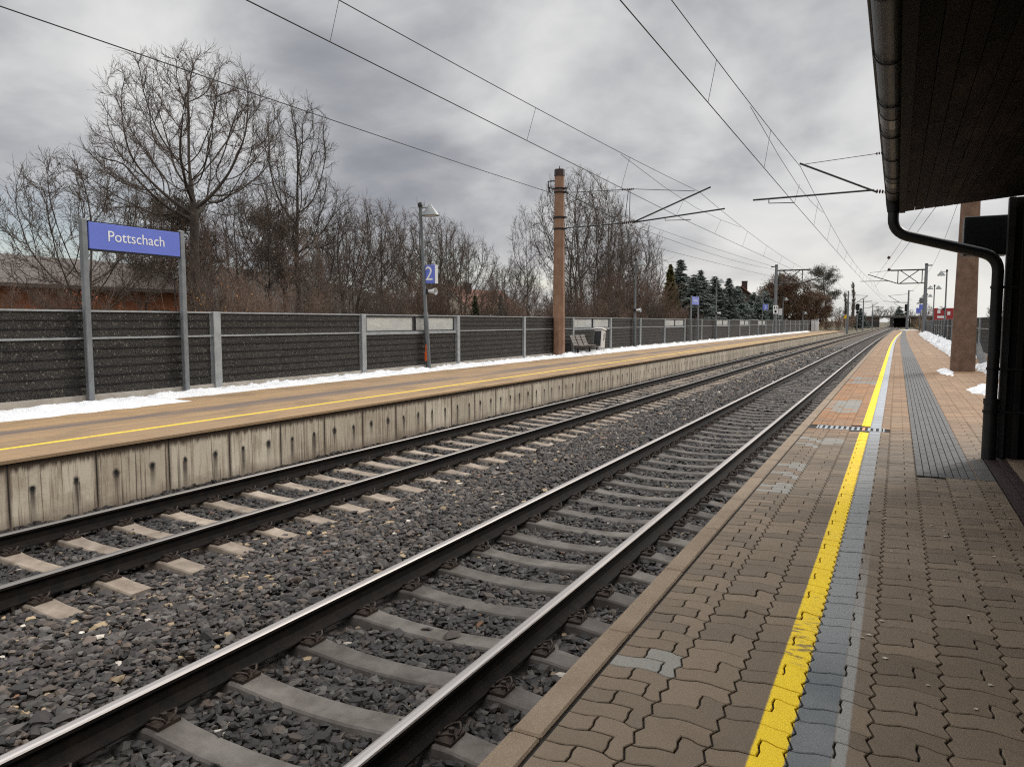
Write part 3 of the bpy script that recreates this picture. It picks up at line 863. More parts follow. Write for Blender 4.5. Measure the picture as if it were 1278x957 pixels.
def stones(y0, y1, sp, size, x0=-8.44, x1=-1.15, seed=1, layers=1):
    rng = np.random.default_rng(seed)
    nx, ny = int((x1 - x0)/sp), int((y1 - y0)/sp)
    gx, gy_ = np.meshgrid(x0 + (np.arange(nx) + .5)*sp, y0 + (np.arange(ny) + .5)*sp)
    P = np.stack([gx.ravel(), gy_.ravel()], 1)
    if layers > 1: P = np.concatenate([P, P + sp*.5])
    P = P + rng.uniform(-.5, .5, P.shape)*sp*1.2
    # out of sight of the lens on the left: the view's left edge
    keep = P[:, 1] > (-P[:, 0])*math.tan(R(90 - 27.4 - 34.6)) * .82 - 1.2
    # clear of rails and of sleeper tops
    for tc, yf in ((TN, 4.43), (TF, 3.98)):
        u = P[:, 0] - tc
        for s in (-1, 1): keep &= np.abs(u - s*.7535) > .082
        ph = np.abs((P[:, 1] - yf + 30.3) % .6 - .3)
        lim = .118 + rng.uniform(-.030, .010, len(P))
        on = (np.abs(u) < 1.30) & (ph < lim)
        if tc == TN: on &= ~((u < -.95) & (rng.random(len(P)) < .9))   # ends hidden under the shoulder
        else: on &= ~((u < -1.0) & (rng.random(len(P)) < .7))
        on &= rng.random(len(P)) > .015
        keep &= ~on
    P = P[keep]; n = len(P)
    s = size*np.exp(rng.normal(0, .26, n))
    V = np.repeat(ICO[None], n, 0)*rng.uniform(.62, 1.28, (n, 12, 1))
    V[:, :, 0] *= rng.uniform(.95, 1.6, (n, 1)); V[:, :, 1] *= rng.uniform(.7, 1.05, (n, 1)); V[:, :, 2] *= rng.uniform(.40, .75, (n, 1))
    V *= s[:, None, None]*.5
    # random rotation: tilt then spin
    a = rng.normal(0, .45, n); c_, s_ = np.cos(a)[:, None], np.sin(a)[:, None]
    y_, z_ = V[:, :, 1]*c_ - V[:, :, 2]*s_, V[:, :, 1]*s_ + V[:, :, 2]*c_
    V[:, :, 1], V[:, :, 2] = y_, z_
    a = rng.uniform(0, 6.283, n); c_, s_ = np.cos(a)[:, None], np.sin(a)[:, None]
    x_, y_ = V[:, :, 0]*c_ - V[:, :, 1]*s_, V[:, :, 0]*s_ + V[:, :, 1]*c_
    V[:, :, 0], V[:, :, 1] = x_, y_
    z = bed_height(P[:, 0]) + rng.normal(0, .008, n) + .012*np.sin(P[:, 1]*2.1 + P[:, 0]*3) + rng.uniform(-.012, .010, n)
    bx = np.array([bend(q) for q in P[:, 1]])
    V[:, :, 0] += (P[:, 0] + bx)[:, None]; V[:, :, 1] += P[:, 1][:, None]; V[:, :, 2] += z[:, None]
    # colours
    base = np.array([.0245, .0215, .0198])[None]*rng.uniform(.5, 2.0, (n, 1))*rng.uniform(.96, 1.04, (n, 3))
    mid = np.clip(1 - np.abs(P[:, 0] + 5.0)/1.2, 0, 1)         # browner, drier strip between the tracks
    mid2 = np.clip(1 - np.abs(P[:, 0] + 5.2)/2.0, 0, 1)
    u = rng.random(n)
    pb = .07 + .20*mid2
    br = u < pb
    base[br] = (np.array([.072, .056, .045])[None]*rng.uniform(.6, 1.5, (br.sum(), 1)))
    gr = (u > .86)
    base[gr] = np.array([.078, .071, .064])[None]*rng.uniform(.7, 1.4, (gr.sum(), 1))
    tan = rng.random(n) < .006 + .026*mid2
    base[tan] = np.array([.27, .205, .125])[None]*rng.uniform(.7, 1.3, (tan.sum(), 1))
    wh = rng.random(n) < .001 + .004*mid2
    base[wh] = np.array([.50, .46, .40])[None]*rng.uniform(.8, 1.2, (wh.sum(), 1))
    rd = rng.random(n) < .003
    base[rd] = np.array([.17, .085, .045])[None]*rng.uniform(.7, 1.2, (rd.sum(), 1))
    base *= (.78 + .55*mid2)[:, None]
    C = np.concatenate([base, np.ones((n, 1))], 1)
    C = np.repeat(C[:, None], 12, 1).reshape(-1, 4)
    F = (ICOF[None] + (np.arange(n)*12)[:, None, None]).reshape(-1, 3)
    return V.reshape(-1, 3), F, C
parts_ = [stones(.9, 9.0, .041, .060, seed=1, layers=1), stones(.9, 9.0, .060, .044, seed=8), stones(9.0, 17.0, .048, .064, seed=2), stones(17.0, 34, .068, .078, seed=3), stones(34, 70, .12, .13, seed=4)]
VV, FF, CC, o = [], [], [], 0
for v_, f_, c_ in parts_:
    VV.append(v_); FF.append(f_ + o); CC.append(c_); o += len(v_)
stuff('ballast', mesh_np('ballast', np.concatenate(VV), np.concatenate(FF), [MAT['stone']], color=np.concatenate(CC)), 'dark crushed stone ballast between and beside the rails', 'ballast')

# ------------------------------------------------------------------ noise barriers
def barrier(name, label, x, ys, windows, face, dark=False):
    """gabion-like barrier running along y at x; face +1: its front looks towards +x"""
    t = thing(name, label, 'noise barrier', (0, 0, 0))
    frame_m = MAT['galv']
    for y in ys:
        b0 = bend(y)
        mb = MB()
        w_ = .085
        xf = x + face*.05
        mb.box(x + b0 - .085, x + b0 + .085, y - w_, y + w_, -.25, 1.70, c=.006)
        part('post', mb, frame_m, t)
    for i in range(len(ys) - 1):
        ya, yb = ys[i] + .09, ys[i + 1] - .09
        ba, bb = bend(ya), bend(yb)
        def bar(mb, z0, z1, d0, d1, a=0.0, e=0.0, m=0):
            xs0, xs1 = sorted((x + face*d0, x + face*d1))
            A, B = ya + a, yb - e
            vs = []
            for (yy, bq) in ((A, ba), (B, bb)):
                vs += [(xs0 + bq, yy, z0), (xs1 + bq, yy, z0), (xs1 + bq, yy, z1), (xs0 + bq, yy, z1)]
            mb.add(vs, [(0, 1, 2, 3), (7, 6, 5, 4), (0, 4, 5, 1), (1, 5, 6, 2), (2, 6, 7, 3), (3, 7, 4, 0)], m)
        win = i in windows
        mb = MB(); bar(mb, -.25, .150, -.07, .055)
        part('plinth', mb, MAT['concrete'], t)
        mb = MB(); bar(mb, .155, 1.165, -.04, .02, .05, .05)
        for k in range(1, 6): bar(mb, .155 + k*.168 - .010, .155 + k*.168 + .010, .022, .034, .05, .05, 1)
        part('stone_panel', mb, [MAT['absorber'], MAT['black_metal']], t)
        if not win:
            mb = MB(); bar(mb, 1.205, 1.665, -.04, .02, .05, .05)
            for k in (1, 2): bar(mb, 1.205 + k*.155 - .010, 1.205 + k*.155 + .010, .022, .034, .05, .05, 1)
            part('stone_panel', mb, [MAT['absorber'], MAT['black_metal']], t)
        mb = MB()
        bar(mb, 1.168, 1.203, -.05, .05); bar(mb, 1.668, 1.70, -.05, .05)
        bar(mb, .155, 1.168, -.05, .05, 0, yb - ya - .045); bar(mb, 1.203, 1.668, -.05, .05, 0, yb - ya - .045)
        if win: bar(mb, 1.12, 1.167, -.045, .052)
        part('frame', mb, frame_m, t)
        if win:
            L = yb - ya
            for (a, e) in ((.06, L/2 + .05), (L/2 + .05, .12)):
                mb = MB(); bar(mb, 1.235, 1.62, -.01, .005, a + .03, e + .03)
                p_ = part('window_pane', mb, MAT['pane'], t)
                mb = MB()
                bar(mb, 1.205, 1.235, -.03, .03, a, e); bar(mb, 1.62, 1.666, -.03, .03, a, e)
                bar(mb, 1.235, 1.62, -.03, .03, a, L - a - .03); bar(mb, 1.235, 1.62, -.03, .03, L - e - .03, e)
                part('window_frame', mb, MAT['dark_steel'], p_)
    return t
LY = [1.35 + 5*i for i in range(-1, 27)]
barrier('noise_barrier', 'long dark stone noise barrier with pale posts behind the opposite platform', -13.16, LY, {4, 7, 10, 13, 15, 17}, 1)
RY = [10.2 + 5*i for i in range(0, 29)]
barrier('noise_barrier', 'dark noise barrier with thin rails behind the brown mast on the near platform', 3.42, RY, set(), -1, True)

# ------------------------------------------------------------------ snow
def snow_ridge(name, label, xc, hw, y0, y1, h, seed, edge=-1, step=.10, gap=False):
    """lumpy bank of snow along the platform; hw = half width"""
    rng = random.Random(seed)
    from mathutils import noise as mn
    ny = int((y1 - y0)/step); nx = 16
    vs, fs = [], []
    for i in range(ny + 1):
        y = y0 + (y1 - y0)*i/ny
        w_ = hw*(1 + .30*mn.noise((y*.7, seed, 0)) + .22*mn.noise((y*2.7, seed, 3)))
        endf = min(1, (y - y0)/.5, (y1 - y)/.5)
        if gap: endf *= max(0, min(1, (mn.noise((y*.35, seed*3.1, 1)) + .32)*4))
        for k in range(nx + 1):
            u = k/nx*2 - 1
            prof = max(0, 1 - abs(u)**2.2)
            zz = h*prof*(.75 + .6*mn.noise((y*1.6, u*1.5, seed)) + .5*mn.noise((y*6, u*4, seed)) + .4*mn.noise((y*15, u*9, seed))) * max(0, endf)
            vs.append((xc + u*w_ + bend(y) + .02*mn.noise((y*9, u*5, 7)), y, max(zz, 0) - .006 + (0.006 if 0 < k < nx and endf > 0 else 0)))
    for i in range(ny):
        for k in range(nx): fs.append((i*(nx + 1) + k, i*(nx + 1) + k + 1, (i + 1)*(nx + 1) + k + 1, (i + 1)*(nx + 1) + k))
    return stuff(name, mesh_np(name, vs, fs, [MAT['snow']], smooth=True), label, 'snow')
snow_ridge('snow', 'white snow bank along the foot of the opposite barrier by the station sign', -12.30, .58, 2.0, 9.6, .13, 1)
snow_ridge('snow', 'narrow snow bank on the opposite platform between station sign and tall brown mast', -12.68, .30, 9.0, 29.0, .12, 2)
snow_ridge('snow', 'heaped snow around bench and litter bin on the opposite platform', -12.62, .40, 28.6, 48, .17, 3)
snow_ridge('snow', 'far snow strip along the barrier beyond the second station sign', -12.60, .40, 47.6, 122, .16, 4, step=.3)
def snow_patch(label, cx, cy, rx, ry, h, seed, st=.045):
    """ragged thawing patch"""
    from mathutils import noise as mn
    nx, ny = int(2.6*rx/st), int(2.6*ry/st)
    Z = {}
    for i in range(nx + 1):
        for j in range(ny + 1):
            x, y = cx - 1.3*rx + i*st, cy - 1.3*ry + j*st
            q = 1 - ((x - cx)/rx)**2 - ((y - cy)/ry)**2 + .9*mn.noise((x*2.2, y*1.3, seed)) + .6*mn.noise((x*6, y*4, seed)) + .3*mn.noise((x*15, y*11, seed))
            Z[i, j] = (x, y, max(-.006, min(h, h*.75*q) + h*.35*mn.noise((x*9, y*8, seed + 5))) if q > 0 else -.006)
    keep = {}; vs, fs = [], []
    def vid(k):
        if k not in keep: keep[k] = len(vs); vs.append(Z[k])
        return keep[k]
    for i in range(nx):
        for j in range(ny):
            q = [(i, j), (i + 1, j), (i + 1, j + 1), (i, j + 1)]
            if max(Z[k][2] for k in q) > 0: fs.append([vid(k) for k in q])
    return stuff('snow', mesh_np('snow', vs, fs, [MAT['snow']], smooth=True), label, 'snow')
snow_patch('small ragged snow patch beside the shelter downpipe', 1.75, 14.6, .32, .8, .07, 5)
snow_patch('ragged snow patch spread in front of the brown mast on the near platform', 2.05, 18.6, .55, 1.9, .10, 6)
snow_patch('small snow remnant just left of the brown mast foot', 1.35, 25.6, .18, 1.6, .07, 9)
snow_patch('snow lying between the brown mast and the near barrier', 2.75, 26.0, .42, 5.0, .20, 7)
for i, (a, b2) in enumerate(((36, 48), (49, 63), (65, 84), (86, 104))):
    snow_ridge('snow', ['snow heap just beyond the brown mast', 'snow heap at the foot of the single headed lamp', 'lumpy snow bank between the near platform lamps', 'last snow bank before the lattice arm mast'][i], 2.65, .55, a, b2, .42, 20 + i, step=.2)
snow_ridge('snow', 'thin snow across the far end of the near platform', 1.2, 1.5, 152, 155.5, .06, 31, step=.2)

# ------------------------------------------------------------------ shelter on the right
sh = thing('station_shelter', 'dark platform shelter with boarded soffit and round gutter at right', 'shelter')
SL = .085
def zsoff(x): return 2.70 + SL*(x + .04)
mb = MB(); rk = random.Random(21)
x = .03
while x < 4.2:
    w_ = .092
    y = -4.5 - rk.random()*2
    while y < 9.45:
        L = rk.choice([1.2, 1.8, 2.4, 3.1]); e = min(y + L, 9.45)
        if e - y > .05:
            tn = rk.random()**1.5*.42
            if rk.random() < .13 and x > .1: tn = rk.uniform(.6, 1.0)
            z0, z1 = zsoff(x) + rk.uniform(-.002, .002), zsoff(x + w_)
            a, b2 = x + .002, x + w_ - .002
            vs = [(a, y + .002, z0), (b2, y + .002, z1), (b2, e - .002, z1), (a, e - .002, z0)]
            vs += [(p[0], p[1], p[2] + .022) for p in vs]
            mb.add(vs, [(0, 3, 2, 1), (4, 5, 6, 7), (0, 1, 5, 4), (1, 2, 6, 5), (2, 3, 7, 6), (3, 0, 4, 7)], 0, False, tn)
        y = e
    x += w_
part('soffit', mb, MAT['boards'], sh, True)
mb = MB()
vs = [(.0, -6.5, 2.74), (4.4, -6.5, 2.74 + 4.4*SL), (4.4, 9.44, 2.74 + 4.4*SL), (.0, 9.44, 2.74)]
vs += [(p[0], p[1], p[2] + .14) for p in vs]
mb.add(vs, [(0, 3, 2, 1), (4, 5, 6, 7), (0, 1, 5, 4), (1, 2, 6, 5), (2, 3, 7, 6), (3, 0, 4, 7)])
part('roof', mb, MAT['shelter_wall'], sh)
mb = MB(); mb.box(-.0015, .032, -6.5, 9.452, 2.802, 2.93); mb.box(-.028, .032, -6.5, 9.452, 2.690, 2.80); part('fascia', mb, MAT['shelter_wall'], sh)
# gutter: half round trough with a rolled front bead
mb = MB()
GX, GZ, GR = -.080, 2.865, .076
prof_o = [(GX + GR*math.cos(a), GZ + GR*math.sin(a)) for a in [PI + PI*i/14 for i in range(15)]]
prof_i = [(GX + (GR - .004)*math.cos(a), GZ + (GR - .004)*math.sin(a)) for a in [2*PI - PI*i/14 for i in range(15)]]
mb.sweep(prof_o + prof_i, [(0, -6.5, 0), (0, 9.50, 0)])
for i in range(len(mb.sm)): mb.sm[i] = True
mb.tube([(GX - GR - .004, -6.5, GZ + .004), (GX - GR - .004, 9.50, GZ + .004)], .010, 8)
for yj, c_ in ((5.3, 0), (7.75, 0)):
    mb.lathe([], n=3) if False else None
gut = part('gutter', mb, MAT['gutter'], sh)
for k in range(12):
    y = .05 + k*.86
    mb = MB()
    pts = [(GX + (GR + .007)*math.cos(a), y, GZ + (GR + .007)*math.sin(a)) for a in [PI*.96 + PI*.90*i/14 for i in range(15)]]
    for i in range(14):
        p, q = Vector(pts[i]), Vector(pts[i + 1]); d = (q - p)
        nrm = Vector((d.z, 0, -d.x)).normalized()
        mb.obox((p + q)/2, d, (0, 1, 0), nrm, d.length/2 + .001, .014, .003)
    part('bracket', mb, MAT['black_metal'], gut)
for y in (5.55, 8.05):
    mb = MB()
    pts = [(GX + (GR + .0035)*math.cos(a), GZ + (GR + .0035)*math.sin(a)) for a in [PI + PI*i/14 for i in range(15)]]
    pin = [(GX + (GR - .003)*math.cos(a), GZ + (GR - .003)*math.sin(a)) for a in [2*PI - PI*i/14 for i in range(15)]]
    mb.sweep(pts + pin, [(0, y, 0), (0, y + .24, 0)])
    part('sleeve', mb, mk('worn_gutter_sleeve', (.10, .10, .10), (.16, .155, .15), 9, .35, .7, .05, 60), gut)
# downpipe
def arc(p0, p1, p2, n=6):
    p0, p1, p2 = map(Vector, (p0, p1, p2)); return [(p0*(1 - t_)**2 + p1*2*t_*(1 - t_) + p2*t_*t_) for t_ in [i/n for i in range(n + 1)]]
pts = [(-.085, 9.40, 2.83), (-.085, 9.40, 2.66)] + arc((-.085, 9.40, 2.63), (-.085, 9.41, 2.49), (.06, 9.42, 2.43)) + arc((.76, 9.44, 2.225), (.925, 9.44, 2.18), (.93, 9.44, 2.02)) + [(.93, 9.44, .02)]
mb = MB(); mb.tube(pts, .056, 14); dp = part('downpipe', mb, MAT['gutter'], sh)
mb = MB(); mb.tube([(.93, 9.44, .0), (.93, 9.44, .62)], .068, 14); mb.tube([(.93, 9.44, .60), (.93, 9.44, .66)], .074, 14); part('standpipe', mb, MAT['gutter'], dp)
mb = MB(); mb.tube([(-.085, 9.40, 2.86), (-.085, 9.40, 2.79), (-.085, 9.40, 2.70)], [.085, .078, .063], 14); part('outlet', mb, MAT['gutter'], dp)
for z in (.52, .98, 1.85):
    mb = MB(); mb.tube([(.93, 9.44, z - .015), (.93, 9.44, z + .015)], .078 if z < .6 else .064, 14); mb.box(.93, 1.30, 9.43, 9.45, z - .010, z + .010)
    part('clamp', mb, MAT['black_metal'], dp)
# posts and end wall
mb = MB(); mb.box(1.005, 1.075, 9.50, 9.60, 0, 2.80, c=.006); part('post', mb, MAT['dark_steel'], sh)
mb = MB(); mb.box(1.135, 1.195, 9.44, 9.54, 0, 2.80, c=.006); part('post', mb, MAT['shelter_wall'], sh)
mb = MB(); mb.box(1.08, 4.2, 9.545, 9.63, 0, 2.80)
for k in range(6): mb.box(1.30 + k*.45, 1.33 + k*.45, 9.515, 9.544, 0, 2.8)
part('wall', mb, MAT['shelter_wall'], sh)
mb = MB(); mb.box(4.2, 4.3, -6.5, 9.63, 0, 3.02); part('wall', mb, MAT['shelter_wall'], sh)
mb = MB(); mb.box(1.0, 4.2, -6.5, -6.4, 0, 3.0); part('wall', mb, MAT['shelter_wall'], sh)
mb = MB(); mb.box(1.09, 4.2, -6.4, 9.51, -.1, .012); part('floor', mb, MAT['shelter_floor'], sh)
mb = MB(); mb.box(.885, .900, -6.4, 9.43, -.05, .010); mb.box(.905, .990, -6.4, 9.36, -.05, .004); mb.box(.995, 1.035, -6.4, 9.43, -.05, .022); mb.box(1.04, 1.085, -6.4, 9.43, -.05, .012)
part('sill', mb, MAT['rust_sill'], sh)
# dark equipment box on the end wall
bx_ = thing('display_box', 'dark flat display box fixed beside the shelter end wall behind the slanted drainpipe', 'display', (.82, 9.86, 2.43))
mb = MB(); mb.box(-.20, .22, -.13, .13, -.215, .215, c=.008); part('housing', mb, MAT['black_metal'], bx_)
mb = MB(); mb.box(-.17, .19, -.137, -.132, -.185, .185); part('screen', mb, MAT['glass_dark'], bx_)
mb = MB(); mb.box(.222, .50, -.05, .05, -.05, .10); mb.box(.40, .50, -.228, -.05, -.05, .05); part('bracket', mb, MAT['black_metal'], bx_)

# ------------------------------------------------------------------ station name signs
def name_sign(y0, y1, x, zt, zb, ph, label, txt=True):
    L = y1 - y0
    t = thing('station_sign', label, 'station sign', (x, (y0 + y1)/2, 0))
    for s in (-1, 1):
        mb = MB(); mb.box(-.05, .05, s*L/2 - .055, s*L/2 + .055, -.05, ph, c=.012); part('post', mb, MAT['galv_dark'], t)
    mb = MB(); mb.box(-.02, .055, -L/2 + .075, L/2 - .075, zb, zt, c=.006); p_ = part('panel', mb, MAT['blue'], t)
    mb = MB(); mb.box(-.03, .045, -L/2 + .06, L/2 - .06, zb - .03, zb - .003); mb.box(-.03, .045, -L/2 + .06, L/2 - .06, zt + .003, zt + .02); part('edge_rail', mb, MAT['black_metal'], t)
    me = text_mesh('Pottschach', .275); me.materials.append(MAT['white'])
    part('lettering', me, None, p_, loc=(.058, .0, (zt + zb)/2 + .01), rot=(R(90), 0, R(90)))
    return t
def _mt(): pass
name_sign(8.42, 10.48, -13.05 + .02, 3.28, 2.80, 3.33, 'large blue station name sign reading Pottschach on two grey posts, nearest on the opposite platform')
name_sign(52.4, 54.5, -12.95 + bend(53), 3.28, 2.72, 3.33, 'smaller looking blue station name sign farther along the opposite platform, before the spruces')

# ------------------------------------------------------------------ lamps
def hood_mesh(mb, cx, cy, zt, r=.27, h=.34):
    mb.lathe([(0.0001, zt), (.045, zt - .01), (.05, zt - .05), (r, zt - h), (r, zt - h - .025), (r - .015, zt - h - .025), (.05, zt - .09)], cx, cy, 20)
def lamp(x, y, label, h=5.0, heads=(1,), group=None, lean=(0, 0), short=False, mat='pole'):
    t = thing('platform_lamp', label, 'lamp post', (x, y, 0), (lean[0], lean[1], 0), group)
    mb = MB(); mb.tube([(0, 0, -.05), (0, 0, 1.75), (0, 0, 1.80), (0, 0, h)], [.078, .074, .055, .048], 12); pl = part('pole', mb, MAT[mat], t)
    mb = MB(); mb.tube([(0, 0, h), (0, 0, h + .10), (0, 0, h + .14)], [.075, .075, .03], 12); part('cap', mb, MAT['black_metal'], t)
    for s in heads:
        mb = MB(); hood_mesh(mb, s*.36, 0, h + .06); mb.tube([(0, 0, h - .03), (s*.30, 0, h - .03)], .022, 8)
        part('lamp_hood', mb, MAT['lamp_hood'], t)
        mb = MB(); mb.lathe([(.0001, h - .33), (.15, h - .31), (.22, h - .27)], s*.36, 0, 16); part('diffuser', mb, MAT['light_grey'], t)
    return t
lamp(-13.0, 19.40, 'tall grey lamp with cone hood behind the blue platform 2 sign', 5.0, (1,), None, (.045, -.020))
lamp(-13.0, 40.0, 'lamp post with cone hood just past the bench and litter bin', 4.9)
lamp(-12.95, 60.6, 'slim lamp post in front of the blue spruces', 4.9)
lamp(-12.8, 98.5, 'lamp post right of the lattice arm mast on the opposite platform', 4.5)
lamp(-12.6, 119, 'small lamp post at the far end of the opposite platform', 3.0)
lamp(3.1, 63.6, 'single headed lamp post nearest the brown mast on the near platform', 5.2, (-1,))
lamp(3.1, 84, 'lamp post with two hoods standing second in line on the near platform', 5.0, (-1, 1))
lamp(3.15, 106, 'lamp post with two hoods behind the pair of blue signs', 4.9, (-1, 1))
lamp(3.3, 128, 'lamp post with two hoods farther off, just right of the lattice arm mast', 4.9, (-1, 1))
lamp(3.4, 146, 'most distant lamp post at the end of the near platform', 4.9, (-1,))

# things carried by lamps
def plate_sign(x, y, z, w_, h_, txt, label, mat='blue', tsize=.4, thick=.10, cat='sign'):
    t = thing('platform_sign', label, cat, (x, y, z))
    mb = MB(); mb.box(-w_/2, w_/2, -thick/2, thick/2, -h_/2, h_/2, c=.008); p_ = part('panel', mb, MAT[mat], t)
    mb = MB(); mb.box(w_/2 + .001, w_/2 + .012, -thick/2 - .005, thick/2 + .005, -h_/2 - .005, h_/2 + .005); part('edge_strip', mb, MAT['light_grey'], t)
    if txt:
        me = text_mesh(txt, tsize); me.materials.append(MAT['white'])
        part('lettering', me, None, p_, loc=(0, -thick/2 - .003, 0), rot=(R(90), 0, 0))
    return t
plate_sign(-12.90 + .02, 19.36, 2.95, .44, .56, '2', 'blue platform sign with white numeral 2 on the nearest lamp', 'blue', .60, .14)
sp_ = thing('loudspeaker', 'small grey horn loudspeaker on the lamp below the blue 2 sign', 'loudspeaker', (-12.94, 19.36, 2.43))
mb = MB(); mb.box(-.15, -.02, -.08, .05, -.08, .08, c=.01); part('bracket', mb, MAT['black_metal'], sp_)
mb = MB(); mb.tube([(0, 0, 0), (.12, 0, 0), (.26, 0, 0)], [.045, .06, .11], 12, cap=False); part('horn', mb, MAT['light_grey'], sp_)
oh = thing('orange_strap', 'orange plastic strap hanging on the lamp under the blue 2 sign', 'strap', (-13.02, 19.30, .52))
mb = MB(); mb.obox((.0, 0, .13), (1, 0, 0), (0, 1, 0), (.05, 0, 1), .02, .012, .13); mb.obox((-.01, 0, -.12), (1, 0, 0), (0, 1, 0), (-.02, 0, 1), .034, .014, .13); part('band', mb, MAT['orange'], oh)
sp2 = copy_tree(sp_); sp2.location = (-12.92, 39.96, 2.15); sp2['label'] = 'small loudspeaker on the lamp post just past the bench'
sp3 = copy_tree(sp_); sp3.location = (-12.85, 60.55, 2.2); sp3['label'] = 'small loudspeaker on the slim lamp in front of the spruces'
sp4 = copy_tree(sp_); sp4.location = (2.9, 63.55, 2.45); sp4.rotation_euler = (0, 0, PI); sp4['label'] = 'small loudspeaker on the single headed lamp of the near platform'
t2 = thing('sign_post', 'slim post carrying the small distant blue 2 sign on the opposite platform', 'post', (-13.0, 84, 0))
mb = MB(); mb.tube([(0, 0, -.02), (0, 0, 4.6)], [.06, .045], 10); part('pole', mb, MAT['pole'], t2)
mb = MB(); mb.tube([(0, 0, 4.6), (0, 0, 4.68)], [.06, .03], 10); part('cap', mb, MAT['black_metal'], t2)
plate_sign(-12.70, 83.95, 3.1, .55, .60, '2', 'small distant blue 2 sign on a slim post before the lattice arm mast', 'blue', .55)
plate_sign(2.75, 105.8, 3.35, .85, .62, '1', 'lower of two stacked blue signs on the near platform lamps, white numeral 1', 'blue', .5)
plate_sign(2.75, 105.8, 4.15, .85, .70, None, 'upper grey blue board of the stacked signs on the near platform', 'pole', .5)
plate_sign(2.75, 127.8, 3.2, .62, .75, None, 'farther blue board beside the lattice arm mast on the near platform', 'blue', .5)
# white board with dark marks on the mast opposite
wb = thing('track_marker_board', 'white board with dark block marks hung on the lattice arm mast', 'sign', (-13.0 + .15, 92.55, 2.95))
mb = MB(); mb.box(-.28, .28, -.03, .03, -.50, .50, c=.01); p_ = part('panel', mb, MAT['white'], wb)
for b_ in ((-.18, -.06, .08, .36), (.05, .10, .08, .36), (.13, .20, .08, .36), (-.12, .12, -.38, -.08)):
    mb = MB(); mb.box(b_[0], b_[1], -.036, -.031, b_[2], b_[3]); part('mark', mb, MAT['black_metal'], p_)
nb = thing('information_board', 'small pale notice board on twin posts right of the lattice arm mast', 'notice board', (-12.9, 97.0, 0))
for s in (-1, 1):
    mb = MB(); mb.box(s*.17 - .03, s*.17 + .03, -.03, .03, -.02, 3.2); part('post', mb, MAT['galv_dark'], nb)
mb = MB(); mb.box(-.22, .22, -.05, -.032, 2.35, 3.15); part('panel', mb, MAT['light_grey'], nb)
# red and white hoarding beyond the near barrier
hb = thing('billboard', 'red and white billboard above the dark barrier left of the brown mast', 'billboard', (5.6, 100.0, 0))
mb = MB(); mb.box(-1.9, 1.2, -.08, .08, 1.7, 3.1); p_ = part('panel', mb, MAT['red'], hb)
for b_ in ((-1.5, -.6, 1.95, 2.2), (-1.5, -1.2, 2.5, 2.9), (.2, .9, 1.85, 2.95), (-.5, -.2, 2.3, 2.7)):
    mb = MB(); mb.box(b_[0], b_[1], -.09, -.082, b_[2], b_[3]); part('mark', mb, MAT['white'], p_)
for s in (-1, 1):
    mb = MB(); mb.box(s*1.5 - .06, s*1.5 + .06, .09, .2, -.4, 3.0); part('post', mb, MAT['galv_dark'], hb)

# ------------------------------------------------------------------ bench and bin
bn = thing('bench', 'platform bench with three slatted backrests by the brown mast', 'bench', (-12.55, 31.3, 0))
for k in range(3):
    y = -.62 + k*.62
    mb = MB()
    for j in range(4):
        z = .50 + j*.115; xx = -.18 - j*.05
        mb.obox((xx, y, z), (.92, 0, -.38) if False else (1, 0, .42), (0, 1, 0), (-.42, 0, 1), .014, .245, .052)
    part('backrest', mb, MAT['bench_slat'], bn)
    mb = MB()
    for j in range(3): mb.box(-.15 + j*.13, -.035 + j*.13, y - .28, y + .28, .42, .45)
    part('seat', mb, MAT['bench_slat'], bn)
mb = MB(); mb.box(-.05, .05, -1.0, 1.75, .33, .40); part('beam', mb, MAT['dark_steel'], bn)
for y in (-.7, .7):
    mb = MB(); mb.box(-.04, .04, y - .03, y + .03, 0, .33); mb.box(-.2, .25, y - .03, y + .03, 0, .03); part('leg', mb, MAT['dark_steel'], bn)
lb = thing('litter_bin', 'tilted stainless steel litter bin beside the bench, snow on its lid', 'litter bin', (-12.62, 33.35, .0), (R(-9), 0, 0))
mb = MB(); mb.box(-.19, .19, -.27, .27, .28, 1.10, c=.02); part('body', mb, MAT['stainless'], lb)
mb = MB(); mb.box(-.17, .17, -.276, -.271, .32, 1.04); part('side_panel', mb, MAT['dark_steel'], lb)
mb = MB(); mb.box(.191, .196, .02, .12, .62, .95); part('slot', mb, MAT['black_metal'], lb)
mb = MB(); mb.box(-.22, .22, -.30, .30, 1.13, 1.20, c=.02); part('lid', mb, MAT['white'], lb)
mb = MB(); mb.tube([(-.1, 0, 0), (-.1, 0, .28)], .035, 8); part('post', mb, MAT['dark_steel'], lb)

# ------------------------------------------------------------------ overhead line
def poly_tube(pts, r, n=6): 
    mb = MB(); mb.tube(pts, r, n); return mb
def ribs(mb, a, b2, r=.055, n=7):
    a, b2 = Vector(a), Vector(b2)
    k = n*2
    for i in range(n):
        p, q = a.lerp(b2, (i + .15)/n), a.lerp(b2, (i + .85)/n)
        mb.tube([p, p.lerp(q, .5), q], [r*.5, r, r*.5], 8)

